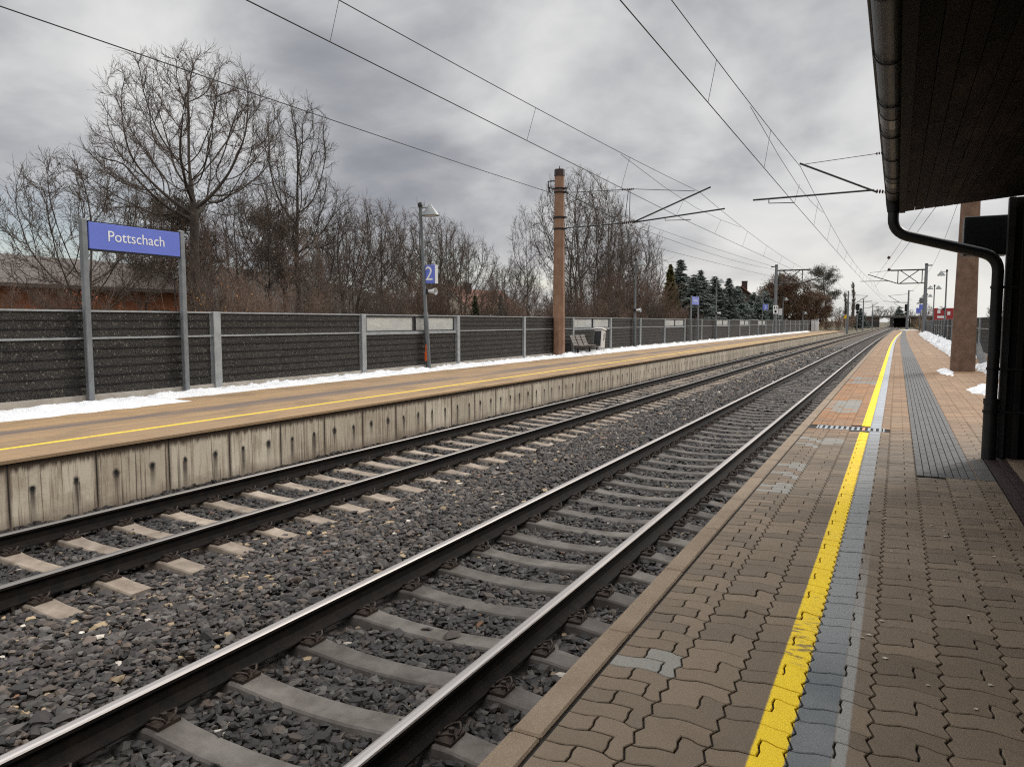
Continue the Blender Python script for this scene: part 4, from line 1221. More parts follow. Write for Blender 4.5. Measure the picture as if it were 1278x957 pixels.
# nearest mast opposite: tapered octagonal brown concrete
mt = thing('catenary_mast', 'tall octagonal brown concrete mast on the opposite platform with cantilever arm', 'catenary mast', (-12.92, 29.3, 0))
mb = MB(); mb.tube([(0, 0, -.1), (0, 0, 7.62)], [.275, .205], 8, sm=False, phase=PI/8); part('column', mb, MAT['mast_brown'], mt)
mb = MB(); mb.tube([(0, 0, 7.62), (0, 0, 7.90)], [.225, .215], 8, sm=False, phase=PI/8); mb.tube([(0, 0, 7.90), (0, 0, 8.04)], .02, 6); part('cap', mb, MAT['rust_sill'], mt)
for z in (5.42, 5.9, 6.95, 7.1):
    mb = MB(); mb.tube([(0, 0, z - .035), (0, 0, z + .035)], .245 if z < 6.5 else .232, 8, sm=False, phase=PI/8); mb.box(.2, .34, -.04, .04, z - .03, z + .03); part('clamp', mb, MAT['black_metal'], mt)
mb = MB(); mb.tube([(-.2, 0, 7.45), (-.52, 0, 7.45), (-.52, 0, 7.2)], .03, 6); mb.tube([(-.2, 0, 7.1), (-.5, 0, 7.2)], .022, 6); part('feeder_bracket', mb, MAT['dark_steel'], mt)
o = MB(); ribs(o, (-.50, 0, 7.22), (-.44, 0, 6.98), .06, 4); part('insulator', o, MAT['porcelain'], mt)
X0 = 12.92
arm = [((.3, 0, 5.45), (2.9, 0, 5.50), .026), ((3.3, 0, 5.52), (6.35, 0, 6.66), .032), ((.28, 0, 6.92), (2.75, 0, 6.84), .014), ((3.25, 0, 6.83), (5.75, 0, 6.55), .012), ((.28, 0, 6.92), (2.85, 0, 5.50), .018),
       ((3.05, 0, 6.82), (2.90, 0, 5.56), .014), ((3.12, 0, 6.82), (3.10, 0, 5.56), .014), ((3.26, 0, 5.50), (6.9, 0, 5.80), .030), ((4.58, 0, 5.63), (4.58, 0, 5.50), .014), ((4.58, 0, 5.50), (5.60, 0, 5.46), .014)]
for a, b2, r in arm:
    part('arm_tube', poly_tube([a, b2], r), MAT['dark_steel'], mt)
o = MB(); ribs(o, (2.78, 0, 5.50), (3.34, 0, 5.55), .075, 7); part('insulator', o, MAT['porcelain'], mt)
o = MB(); ribs(o, (2.75, 0, 6.84), (3.28, 0, 6.83), .05, 7); part('insulator', o, MAT['porcelain'], mt)

# brown mast on the near platform
mt = thing('catenary_mast', 'thick brown concrete mast rising past the shelter roof on the near platform', 'catenary mast', (1.80, 26.2, 0))
mb = MB()
def rect_ring(z, hx, hy, c): return [(-hx + c, -hy, z), (hx - c, -hy, z), (hx, -hy + c, z), (hx, hy - c, z), (hx - c, hy, z), (-hx + c, hy, z), (-hx, hy - c, z), (-hx, -hy + c, z)]
rings = [rect_ring(-.1, .325, .22, .03), rect_ring(3, .275, .2, .03), rect_ring(8.4, .19, .15, .03)]
vs = sum(rings, []); fs = [(k*8 + i, k*8 + (i + 1) % 8, k*8 + 8 + (i + 1) % 8, k*8 + 8 + i) for k in range(2) for i in range(8)] + [tuple(range(16, 24))]
mb.add(vs, fs); part('column', mb, MAT['mast_rough'], mt)
mb = MB(); mb.box(-.2, .2, -.16, .16, 8.4, 8.6); part('cap', mb, MAT['rust_sill'], mt)
for a, b2, r in [((-.3, 0, 5.35), (-2.2, 0, 5.50), .026), ((-2.5, 0, 5.52), (-4.82, 0, 6.63), .032), ((-.3, 0, 6.85), (-2.3, 0, 6.73), .012), ((-2.55, 0, 6.71), (-4.80, 0, 6.58), .010), ((-2.6, 0, 5.60), (-6.26, 0, 5.56), .030),
                 ((-5.75, 0, 5.56), (-5.75, 0, 5.42), .014), ((-5.75, 0, 5.42), (-4.95, 0, 5.38), .014)]:
    part('arm_tube', poly_tube([a, b2], r), MAT['dark_steel'], mt)
o = MB(); ribs(o, (-2.08, 0, 5.50), (-2.56, 0, 5.56), .075, 6); part('insulator', o, MAT['porcelain'], mt)
o = MB(); ribs(o, (-2.2, 0, 6.73), (-2.6, 0, 6.71), .05, 6); part('insulator', o, MAT['porcelain'], mt)
mb = MB(); mb.obox((.42, -.1, .55), (1, 0, .35), (0, 1, 0), (-.35, 0, 1), .10, .012, .30); part('cover_plate', mb, MAT['galv'], mt)

# lattice arm masts
def lattice_mast(x, y, s, label, h, board=None):
    """steel mast; s = direction of its arm along x"""
    t = thing('catenary_mast', label, 'catenary mast', (x, y, 0))
    mb = MB(); mb.tube([(0, 0, -.3), (0, 0, h)], [.22, .16], 10); part('column', mb, MAT['galv_dark'], t)
    mb = MB(); mb.tube([(0, 0, h), (0, 0, h + .15)], [.2, .15], 10); mb.box(min(0, -s*.6), max(0, -s*.6), -.05, .05, h - .15, h - .03); part('cap', mb, MAT['dark_steel'], t)
    zt, zb, L = h - .55, h - 2.1, 2.9
    for a, b2, r in [((0, 0, zt), (s*(L + .8), 0, zt), .085), ((0, 0, zb), (s*L, 0, zb), .065), ((s*L, 0, zt), (s*L, 0, zb), .05), ((s*.4, 0, zt), (s*.4, 0, zb), .05), ((s*.7, 0, zt), (s*(L - .2), 0, zb), .05), ((s*.7, 0, zb), (s*(L - .2), 0, zt), .05)]:
        part('lattice_bar', poly_tube([a, b2], r), MAT['dark_steel'], t)
    for a, b2, r in [((s*L, 0, zb), (s*(L + 3.2), 0, zb + 1.15), .05), ((s*(L + 1.0), 0, zb + .33), (s*(L + 4.0), 0, zb + .35), .035), ((s*(L + .8), 0, zt), (s*(L + 3.0), 0, zt - .2), .02)]:
        part('arm_tube', poly_tube([a, b2], r), MAT['dark_steel'], t)
    o = MB(); ribs(o, (s*(L + .2), 0, zb + .07), (s*(L + .9), 0, zb + .32), .08, 6); part('insulator', o, MAT['porcelain'], t)
    return t
lattice_mast(-13.0 + .05, 93.0, 1, 'grey steel mast with lattice arm on the opposite platform by the white board', 8.1)
lattice_mast(2.75, 99.0, -1, 'grey steel mast with crossed lattice arm at the edge of the near platform', 8.1)
# farther masts
def plain_mast(x, y, s, label, h=8.0):
    t = thing('catenary_mast', label, 'catenary mast', (x + bend(y), y, -.5))
    part('column', poly_tube([(0, 0, -.3), (0, 0, h)], [.2, .13], 8), MAT['galv_dark'], t)
    for a, b2, r in [((0, 0, 5.6), (s*1.4, 0, 5.7), .04), ((s*1.4, 0, 5.7), (s*3.4, 0, 7.0), .05), ((0, 0, 7.3), (s*3.4, 0, 7.0), .03), ((s*1.2, 0, 5.75), (s*4.2, 0, 6.0), .04), ((-s*.05, 0, h - .1), (-s*.8, 0, h - .1), .04)]:
        part('arm_tube', poly_tube([a, b2], r), MAT['dark_steel'], t)
    return t
FM = [(-9.4, 158, 1, 'distant mast with cantilever left of the far track, behind the platform end'), (0.9, 160, -1, 'distant mast with cantilever just past the end of the near platform'),
      (-9.4, 215, 1, 'very distant mast left of the tracks, before the bridge'), (.9, 222, -1, 'very distant mast right of the tracks, before the bridge'),
      (-9.4, 275, 1, 'tiny farthest mast left of the tracks by the bridge'), (.9, 285, -1, 'tiny farthest mast right of the tracks by the bridge'), (-14.5, 240, 1, 'tiny mast standing outermost left beyond the platform end')]
for a in FM: plain_mast(*a)

# wires
def span(zend0, zend1, zmid, y0, y1, y): 
    t_ = (y - y0)/(y1 - y0); return zend0*(1 - t_) + zend1*t_ - 4*t_*(1 - t_)*((zend0 + zend1)/2 - zmid)
def overhead(cx, sup, label, drop_off, xs):
    """contact wire, messenger, stitch wires and droppers of one track; sup: support positions along y"""
    t = thing('overhead_line', label, 'overhead line')
    mess, cont = [], []
    def mz(y):
        for a, b2 in zip(sup, sup[1:]):
            if a <= y <= b2:
                return span(6.52, 6.52, 5.78 if b2 - a > 60 else 5.9, a, b2, y)
        return 6.4
    def px(y):
        # stagger from support to support
        for i, (a, b2) in enumerate(zip(sup, sup[1:])):
            if a <= y <= b2: return xs[i % 2]*(1 - (y - a)/(b2 - a)) + xs[(i + 1) % 2]*(y - a)/(b2 - a)
        return 0
    ys = sorted(set([float(q) for q in np.arange(sup[0], sup[-1] + .1, 2.2)] + [float(q) for q in sup]))
    mess = [(cx + bend(y) + px(y)*.3, y, mz(y)) for y in ys]
    cont = [(cx + bend(y) + px(y), y, 5.36) for y in ys[::3] + [ys[-1]]]
    part('messenger_wire', poly_tube(mess, .0085, 5), MAT['wire'], t)
    part('contact_wire', poly_tube(cont, .0095, 5), MAT['wire'], t)
    for s_ in sup[1:-1]:
        st = [(cx + bend(y) + px(y)*.5, y, z) for y, z in ((s_ - 9, mz(s_ - 9)), (s_ - 4.5, 5.98), (s_, 5.90), (s_ + 4.5, 5.98), (s_ + 9, mz(s_ + 9)))]
        part('stitch_wire', poly_tube(st, .007, 5), MAT['wire'], t)
    y = sup[0] + drop_off
    while y < min(sup[-1], 150):
        dmin = min(abs(y - s_) for s_ in sup)
        zt = 5.95 if dmin < 6 else mz(y)
        part('dropper', poly_tube([(cx + bend(y) + px(y)*.35, y, zt), (cx + bend(y) + px(y), y, 5.36)], .0048, 4), MAT['wire'], t)
        y += 6.3
    return t
overhead(TN, [-40, 26.2, 99, 160, 222, 285, 330], 'overhead contact line above the track by the near platform', 3.2, (-.12, -.22))
overhead(TF, [-37, 29.3, 93, 158, 215, 275, 330], 'overhead contact line above the track by the opposite platform', 1.2, (.15, -.45))
def wire(label, pts, r=.012, cat='wire', name='feeder_wire'):
    o = put(name, poly_tube(pts, r, 5).mesh(name, [MAT['wire']])); return tag(o, label, cat)
def sagline(p, q, sag, n=12):
    p, q = Vector(p), Vector(q)
    return [p.lerp(q, i/n) - Vector((0, 0, 4*sag*(i/n)*(1 - i/n))) for i in range(n + 1)]
wire('feeder wire running past the top of the brown mast opposite', sagline((-13.36, -37, 7.0), (-13.36, 29.3, 6.98), .35) + sagline((-13.36, 29.3, 6.98), (-13.4, 93, 7.75), .45)[1:] + sagline((-13.4, 93, 7.75), (-11.0, 158, 7.3), .4)[1:])
wire('anchor wire from the top of the octagonal mast towards the lattice arm', sagline((-12.6, 29.3, 6.80), (-8.2, 93, 6.6), .35), .010)
wire('lower anchor wire from the octagonal mast towards the lattice arm', sagline((-12.6, 29.3, 5.60), (-8.4, 93, 5.55), .10), .010)
wire('upper anchor wire from the brown mast behind the shelter roof', sagline((1.5, 26.2, 6.6), (-2.6, 97, 6.55), .2), .010)
wire('lower anchor wire from the brown mast behind the shelter roof', sagline((1.5, 26.2, 5.9), (-2.4, 97, 5.7), .1), .010)
wire('feeder wire along the outer side of the near platform masts', sagline((2.25, 26.2, 8.0), (3.25, 99, 7.8), .6) + sagline((3.25, 99, 7.8), (2.0, 160, 7.3), .4)[1:], .011)
for (p, lb_) in (((-.75, 64.5, 6.55), 'upper weight insulator on the anchor wires of the near platform'), ((-.72, 66.0, 5.72), 'lower weight insulator on the anchor wires of the near platform')):
    o = MB(); ribs(o, (p[0], p[1] - .35, p[2] - .12), (p[0] - .03, p[1] + .35, p[2] - .12), .12, 3)
    tag(put('wire_insulator', o.mesh('wire_insulator', [MAT['porcelain']])), lb_, 'insulator')

# ------------------------------------------------------------------ signals, cabinets, bridge at the far end
def signal(x, y, h, label):
    t = thing('railway_signal', label, 'signal', (x, y, -.5))
    part('mast', poly_tube([(0, 0, -.2), (0, 0, h)], .10, 8), MAT['galv_dark'], t)
    mb = MB(); mb.box(-.40, .40, -.22, -.10, h - 1.6, h - .1, c=.05); p_ = part('signal_head', mb, MAT['black_metal'], t)
    mb = MB(); mb.box(-.3, .3, -.2, -.1, h - 2.3, h - 1.75); part('plate', mb, MAT['black_metal'], t)
    return t
signal(-8.3, 190, 6.3, 'dark railway signal left of the tracks beyond the opposite platform')
signal(1.6, 172, 5.7, 'dark railway signal right of the tracks by the platform end')
ys_ = thing('warning_sign', 'yellow triangular warning plate on a post past the opposite platform', 'sign', (-9.3, 165, -.3))
part('post', poly_tube([(0, 0, 0), (0, 0, 3.4)], .05, 8), MAT['galv'], ys_)
mb = MB(); mb.add([(-.5, -.08, 2.5), (.5, -.08, 2.5), (0, -.08, 3.4), (-.5, -.05, 2.5), (.5, -.05, 2.5), (0, -.05, 3.4)], [(0, 1, 2), (5, 4, 3), (0, 3, 4, 1), (1, 4, 5, 2), (2, 5, 3, 0)]); part('plate', mb, MAT['yellow'], ys_)
cb_ = thing('relay_cabinet', 'pale grey equipment cabinet at the far end of the opposite platform', 'cabinet', (-12.0, 131, 0))
mb = MB(); mb.box(-.55, .55, -.4, .4, 0, 1.75, c=.03); part('body', mb, MAT['light_grey'], cb_)
mb = MB(); mb.box(-.60, .60, -.45, .45, 1.752, 1.83, c=.02); part('roof', mb, MAT['galv'], cb_)
mb = MB(); mb.box(-.02, .02, -.412, -.402, .1, 1.65); mb.box(.06, .10, -.43, -.402, .8, 1.0); part('door_handle', mb, MAT['galv_dark'], cb_)
br = thing('road_bridge', 'dark road bridge crossing the tracks in the far distance', 'bridge', (bend(335), 335, -.6))
DA = mk('dark_abutment', (.030, .028, .027), (.05, .047, .044), .8, .9)
mb = MB(); mb.box(-22, -9.2, 0, 12, 0, 2.4); mb.box(-5.2, -4.0, 0, 12, 0, 3.8); mb.box(2.2, 20, 0, 12, 0, 2.4); part('abutment', mb, DA, br)
mb = MB(); mb.box(-22, -9.22, .2, 12, 2.41, 3.85); mb.box(2.22, 20, .2, 12, 2.41, 3.85); part('wing_wall', mb, mk('brown_abutment', (.085, .062, .050), (.11, .08, .065), .8, .9), br)
mb = MB(); mb.box(-23, 21, -.4, 12.4, 3.86, 4.6); part('deck', mb, mk('deck_concrete', (.075, .065, .058), (.10, .09, .08), 1, .9), br)
mb = MB(); mb.box(-3.9, 2.1, 11.5, 11.9, -.1, 3.8); part('opening_shade_sheet', mb, DA, br)  # added dark sheet across the opening, standing in for the shade under the deck

# ------------------------------------------------------------------ houses
def house(x, y, L, W, eave, ridge, label, rot=0, wall='plaster', roof='roof_red', chim=1, z=-.3, wins=4, overhang=.5):
    t = thing('house', label, 'house', (x, y, z), (0, 0, rot))
    mb = MB()
    mb.box(-W/2, W/2, -L/2, L/2, 0, eave)
    for s in (-1, 1): mb.add([(-W/2, s*L/2, eave), (W/2, s*L/2, eave), (0, s*L/2, ridge - .15)], [(0, 1, 2) if s < 0 else (2, 1, 0)])
    part('wall', mb, MAT[wall], t)
    mb = MB(); k = (ridge - eave)/(W/2)
    for s in (-1, 1):
        xe = s*(W/2 + overhang); ze = eave - overhang*k
        vs = [(0, -L/2 - .4, ridge), (xe, -L/2 - .4, ze), (xe, L/2 + .4, ze), (0, L/2 + .4, ridge)]
        vs += [(p[0], p[1], p[2] + .18) for p in vs]
        mb.add(vs, [(0, 1, 2, 3), (7, 6, 5, 4), (0, 4, 5, 1), (1, 5, 6, 2), (2, 6, 7, 3), (3, 7, 4, 0)])
    rf = part('roof', mb, MAT[roof], t)
    for c_ in range(chim):
        mb = MB(); yy = -L/4 + c_*L/2; mb.box(-.4 + .8, .4 + .8, yy - .35, yy + .35, ridge - 1.6, ridge + .9); mb.box(.35, 1.25, yy - .4, yy + .4, ridge + .9, ridge + 1.0)
        part('chimney', mb, MAT['rust_sill'], rf)
    for i in range(wins):
        yy = -L/2 + (i + .5)*L/wins
        mb = MB(); mb.box(W/2 + .002, W/2 + .03, yy - .5, yy + .5, eave*.35, eave*.35 + 1.2)
        wn = part('window', mb, MAT['window'], t)
        mb = MB(); mb.box(W/2 + .002, W/2 + .06, yy - .58, yy + .58, eave*.35 - .08, eave*.35 - .003); part('sill', mb, MAT['white'], wn)
    return t
house(-41.5, 15.0, 30, 11, 3.55, 5.15, 'long low brick building with grey roof behind the barrier at left', 0, 'brick', 'roof_grey', 0, -.3, 6, .6)
house(-72, 116, 16, 11, 4.2, 8.2, 'house with red brown roof behind the bare trees left of the octagonal mast', .2, 'plaster', 'roof_red', 2)
house(-58, 100, 10, 9, 3.6, 6.6, 'low house with reddish roof close to the octagonal mast', -.3, 'plaster', 'roof_red', 1)
house(-23, 123, 9, 7, 4.4, 7.2, 'house with brown roof and chimney rising behind the blue spruces', .3, 'bark', 'roof_red', 1)
house(40, 190, 18, 12, 3.5, 6, 'low distant house beyond the barrier right of the brown mast', 0, 'plaster', 'roof_red', 1)

# ------------------------------------------------------------------ trees
def unit(v): return v/np.maximum(np.linalg.norm(v, axis=-1, keepdims=True), 1e-9)
def grow_level(rng, start, d, L, r0, r1, nseg, wig, up):
    C = len(start); pts = np.zeros((C, nseg + 1, 3)); pts[:, 0] = start; dirs = np.zeros((C, nseg + 1, 3)); dirs[:, 0] = d
    for i in range(nseg):
        d = unit(d + rng.normal(0, wig, (C, 3)) + np.array([0, 0, up])[None])
        pts[:, i + 1] = pts[:, i] + d*(L/nseg)[:, None]; dirs[:, i + 1] = d
    tt = np.linspace(0, 1, nseg + 1)[None]
    rad = r0[:, None]*(1 - tt) + r1[:, None]*tt
    return pts, dirs, rad
def tubes(levels):
    V, F, o = [], [], 0
    for pts, rad, ns in levels:
        C, Pn, _ = pts.shape
        T = np.gradient(pts, axis=1); T = unit(T)
        ref = np.where(np.abs(T[:, :, 2:3]) > .95, np.array([1., 0, 0]), np.array([0, 0, 1.]))
        A = unit(np.cross(T, ref)); B = np.cross(T, A)
        an = np.arange(ns)*2*PI/ns
        ring = A[:, :, None]*np.cos(an)[None, None, :, None] + B[:, :, None]*np.sin(an)[None, None, :, None]
        v = pts[:, :, None] + ring*rad[:, :, None, None]
        V.append(v.reshape(-1, 3))
        idx = o + np.arange(C*Pn*ns).reshape(C, Pn, ns); nx_ = np.roll(idx, -1, 2)
        f = np.stack([idx[:, :-1], nx_[:, :-1], nx_[:, 1:], idx[:, 1:]], -1).reshape(-1, 4)
        F.append(f); o += C*Pn*ns
    return np.concatenate(V), np.concatenate(F)
def children(rng, pts, dirs, rad, L, n, t0, t1, ang, angv, lenr, shape, rr):
    C, Pn, _ = pts.shape
    t = (np.arange(n)[None] + rng.uniform(0, 1, (C, n)))/n*(t1 - t0) + t0
    fi = t*(Pn - 1); i0 = np.clip(fi.astype(int), 0, Pn - 2); fr = fi - i0
    ci = np.arange(C)[:, None]
    p = pts[ci, i0]*(1 - fr)[..., None] + pts[ci, i0 + 1]*fr[..., None]
    d = dirs[ci, np.minimum(i0 + 1, Pn - 1)]
    r = (rad[ci, i0]*(1 - fr) + rad[ci, i0 + 1]*fr)
    ref = np.where(np.abs(d[..., 2:3]) > .9, np.array([1., 0, 0]), np.array([0, 0, 1.]))
    A = unit(np.cross(d, ref)); B = np.cross(d, A)
    phi = (np.arange(n)[None]*2.4 + rng.uniform(0, 6.28, (C, 1)) + rng.normal(0, .5, (C, n)))
    a = ang + rng.normal(0, angv, (C, n))
    nd = d*np.cos(a)[..., None] + (A*np.cos(phi)[..., None] + B*np.sin(phi)[..., None])*np.sin(a)[..., None]
    l = L[:, None]*lenr*(1 - shape*(t - t0)/max(t1 - t0, 1e-6))*rng.uniform(.65, 1.2, (C, n))
    return p.reshape(-1, 3), unit(nd.reshape(-1, 3)), l.ravel(), (np.minimum(r*rr, r*.95)).ravel()
def bare_tree_meshes(seed, H, r, t0=.35, limbs=14, limb_len=.42, ang=.75, nb=9, nt=7, nq=4, lean=(0, 0), twig='twig', stems=1, spread=.1, up=.10, tw_r=.006, top=.6):
    rng = np.random.default_rng(seed)
    d0 = unit(np.stack([rng.normal(lean[0], spread if stems > 1 else .01, stems), rng.normal(lean[1], spread if stems > 1 else .01, stems), np.ones(stems)], 1))
    L0 = H*rng.uniform(.85, 1.0, stems) if stems > 1 else np.array([H*.97])
    st = np.stack([rng.uniform(-.2, .2, stems)*(stems > 1), rng.uniform(-.2, .2, stems)*(stems > 1), np.full(stems, -.2)], 1)
    R0 = np.full(stems, r)
    p, d, ra = grow_level(rng, st, d0, L0, R0, R0*.10, 12, .045, .02)
    lv = [(p, ra, 8)]
    a = children(rng, p, d, ra, L0, limbs, t0, .97, ang, .16, limb_len, top, .62)
    p1, d1, r1 = grow_level(rng, a[0], a[1], a[2], a[3], a[3]*.18 + tw_r, 8, .10, up)
    trunk = lv + [(p1, r1, 5)]
    b_ = children(rng, p1, d1, r1, a[2], nb, .18, .98, .72, .2, .46, .45, .6)
    p2, d2, r2 = grow_level(rng, b_[0], b_[1], b_[2], b_[3], b_[3]*.25 + tw_r*.8, 5, .13, up*.8)
    c_ = children(rng, p2, d2, r2, b_[2], nt, .15, 1.0, .65, .2, .50, .35, .65)
    p3, d3, r3 = grow_level(rng, c_[0], c_[1], c_[2], np.maximum(c_[3], tw_r), np.full(len(c_[3]), tw_r*.6), 4, .13, up*.8)
    crown = [(p2, r2, 4), (p3, r3, 3)]
    if nq:
        e_ = children(rng, p3, d3, r3, c_[2], nq, .2, 1.0, .6, .2, .55, .3, .7)
        p4, d4, r4 = grow_level(rng, e_[0], e_[1], e_[2], np.full(len(e_[3]), tw_r*.75), np.full(len(e_[3]), tw_r*.5), 2, .12, up)
        crown.append((p4, r4, 3))
    tv, tf = tubes(trunk); cv, cf = tubes(crown)
    return mesh_np('trunk', tv, tf, [MAT['bark']], True), mesh_np('crown', cv, cf, [MAT[twig]], True)
def make_tree(name, label, cat, meshes, loc, rz=0, sc=1.0, group=None):
    t = thing(name, label, cat, loc, (0, 0, rz), group)
    t.scale = (sc, sc, sc) if not isinstance(sc, tuple) else sc
    put('trunk', meshes[0], t); put('crown', meshes[1], t)
    return t

from mathutils import kdtree
def crown_tree(seed, stems, trunk_h, env, npts, D=.36, r_tip=.010, pipe=2.02, up=.24, twig='twig', ntw=3, ltw=.62, tw_r=.0085, infl=3.2, kill=.55, r_max=.40):
    """env: list of (cx, cy, cz, rx, ry, rz); limbs grow from the trunk tops to fill it"""
    rng = np.random.default_rng(seed)
    A = []
    vol = np.array([e[3]*e[4]*e[5] for e in env]); vol = vol/vol.sum()
    for e, f in zip(env, vol):
        n = int(npts*f); d = unit(rng.normal(0, 1, (n, 3))); q = rng.uniform(.12, 1, (n, 1))**.42
        A.append(np.array(e[:3]) + d*q*np.array(e[3:]))
    A = np.concatenate(A); A = A[A[:, 2] > trunk_h*.55]
    P, par = [], []
    tops = []
    for (sx, sy, lx, ly) in stems:
        prev = -1; n = max(4, int(trunk_h/D)); w1, w2 = rng.uniform(0, 6, 2)
        for i in range(n + 1):
            t_ = i/n
            P.append(np.array([sx + lx*t_ + .07*math.sin(w1 + t_*5), sy + ly*t_ + .07*math.sin(w2 + t_*4.2), -.2 + (trunk_h + .2)*t_])); par.append(prev); prev = len(P) - 1
        tops.append(prev)
    alive = np.ones(len(A), bool)
    new_from = 0
    lastdir = {}
    for it in range(140):
        kd = kdtree.KDTree(len(P))
        for i, p in enumerate(P): kd.insert(p, i)
        kd.balance()
        acc = {}
        idx = np.nonzero(alive)[0]
        for k in idx:
            co, i, dist = kd.find(A[k])
            if dist < kill: alive[k] = False; continue
            if dist < infl*(3 if it < 12 else 1):
                v = (A[k] - P[i])/dist
                acc[i] = acc.get(i, 0) + v
        if not acc: break
        grew = 0
        for i, v in acc.items():
            pd = P[i] - P[par[i]] if par[i] >= 0 else np.array([0, 0, 1.])
            d = v/max(np.linalg.norm(v), 1e-6) + .45*pd/max(np.linalg.norm(pd), 1e-6) + np.array([0, 0, up]) + rng.normal(0, .10, 3)
            d /= np.linalg.norm(d)
            q = P[i] + d*D
            if i in lastdir and np.linalg.norm(lastdir[i] - q) < D*.2: continue
            lastdir[i] = q
            P.append(q); par.append(i); grew += 1
        if not grew: break
    n = len(P); P = np.array(P); par = np.array(par)
    ch = [[] for _ in range(n)]
    for i, p in enumerate(par):
        if p >= 0: ch[p].append(i)
    rad = np.zeros(n)
    for i in range(n - 1, -1, -1):
        rad[i] = (sum(rad[c]**pipe for c in ch[i]) if ch[i] else r_tip**pipe)**(1/pipe) if ch[i] else r_tip
    rad = np.minimum(rad, r_max)
    big = rad.max()
    # chains
    Vt, Ft, Vc, Fc = [], [], [], []
    ot = oc = 0
    starts = [i for i in range(n) if par[i] < 0]
    stack = [(i, None) for i in starts]
    while stack:
        i, p = stack.pop()
        chain = ([p] if p is not None else []) + [i]
        while ch[i]:
            cs = sorted(ch[i], key=lambda c_: -rad[c_]); 
            for c_ in cs[1:]: stack.append((c_, i))
            i = cs[0]; chain.append(i)
        if len(chain) < 2: continue
        pts = P[chain]; rr = rad[chain].copy()
        if p is not None: rr[0] = rr[1]
        if len(pts) > 3: pts[1:-1] = pts[1:-1]*.5 + (pts[:-2] + pts[2:])*.25
        thick = rr.max() > big*.16
        v, f = tubes([(pts[None], rr[None], 8 if rr.max() > .08 else 4 if thick else 3)])
        if thick: Vt.append(v); Ft.append(f + ot); ot += len(v)
        else: Vc.append(v); Fc.append(f + oc); oc += len(v)
    # fine twigs
    src = np.nonzero((rad < max(r_tip*2.4, big*.07)) & (par >= 0))[0]
    src = np.repeat(src, ntw)
    d0 = unit(P[src] - P[par[src]])
    d1 = unit(d0 + rng.normal(0, .62, (len(src), 3)) + np.array([0, 0, .18]))
    L = ltw*rng.uniform(.5, 1.25, len(src))
    p1, dd1, r1 = grow_level(rng, P[src] - d0*D*rng.uniform(0, 1, (len(src), 1)), d1, L, np.full(len(src), tw_r), np.full(len(src), tw_r*.55), 3, .12, .06)
    v, f = tubes([(p1, r1, 3)]); Vc.append(v); Fc.append(f + oc); oc += len(v)
    c_ = children(rng, p1, dd1, r1, L, 2, .25, .95, .6, .2, .62, .2, .8)
    p2, dd2, r2 = grow_level(rng, c_[0], c_[1], c_[2], np.full(len(c_[2]), tw_r*.75), np.full(len(c_[2]), tw_r*.5), 2, .1, .06)
    v, f = tubes([(p2, r2, 3)]); Vc.append(v); Fc.append(f + oc); oc += len(v)
    return mesh_np('trunk', np.concatenate(Vt), np.concatenate(Ft), [MAT['bark']], True), mesh_np('crown', np.concatenate(Vc), np.concatenate(Fc), [MAT[twig]], True)

ONE = [(0, 0, .15, .1)]
T_big = crown_tree(3, ONE, 7.6, [(0, .3, 11.2, 4.7, 4.7, 4.4), (-1.2, -2.2, 8.8, 3.0, 3.2, 2.0)], 2500, r_tip=.0125, ntw=4)
T_tall = crown_tree(5, ONE, 6.2, [(0, .2, 11.6, 2.5, 2.5, 3.8), (.6, .8, 8.2, 2.7, 2.7, 2.6)], 1700, r_tip=.014, ntw=4)
T_round = crown_tree(8, ONE, 1.6, [(0, 0, 5.2, 3.5, 3.5, 3.6)], 1500, D=.3, r_tip=.0085, kill=.5)
T_slim = crown_tree(12, ONE, 5.0, [(0, 0, 8.2, 1.7, 1.7, 4.4)], 900, r_tip=.010)
T_multi = crown_tree(15, [(0, 0, .3, .2), (.8, .5, .9, 1.2), (-.7, -.4, -1.2, -1.1), (.2, -.9, .6, -1.9)], 4.2, [(0, 0, 9.6, 4.2, 4.4, 5.4)], 2100, D=.42, r_tip=.013, tw_r=.011, ltw=.8, kill=.62)
T_pale = crown_tree(18, [(0, 0, .2, .2), (.4, .4, .5, .7)], 1.6, [(0, 0, 5.2, 2.6, 2.8, 3.8)], 1300, D=.32, r_tip=.010, twig='twig_pale', tw_r=.012)
T_thick = crown_tree(22, [(0, 0, .2, -.5), (.5, .4, .6, .8), (-.5, .2, -.6, .3)], 2.6, [(0, 0, 6.2, 2.9, 3.0, 3.6)], 1500, D=.33, r_tip=.010)
T_oak = crown_tree(27, [(0, 0, .3, .4), (.25, .2, -.5, .9)], 2.6, [(0, .2, 6.2, 3.3, 3.3, 3.4)], 1500, D=.33, r_tip=.011, pipe=1.95)
T_elm = crown_tree(29, ONE, 3.2, [(0, 0, 7.0, 2.7, 2.7, 3.2), (0, 1.2, 5.2, 2.6, 2.2, 2.0)], 1500, D=.33, r_tip=.011, pipe=1.95)
T_sap = crown_tree(25, [(0, 0, .1, .2), (.7, .5, .3, .4), (-.4, .8, -.3, .2)], 2.4, [(0, .3, 4.9, 1.5, 1.7, 2.9)], 650, D=.30, r_tip=.009, twig='twig_red', ltw=.55, tw_r=.008, ntw=3)
TB = 'bare_tree'
make_tree(TB, 'largest bare tree, broad open crown, towering behind the blue station name sign', 'tree', T_big, (-32, 26.4, -.3), 0, .985)
make_tree(TB, 'tall bare tree with narrow crown right of the largest tree', 'tree', T_tall, (-32, 33.6, -.3), .2, .985)
make_tree(TB, 'smaller round bare tree behind the left post of the blue name sign', 'tree', T_round, (-30, 19.4, -.3), 1.0, 1.0)
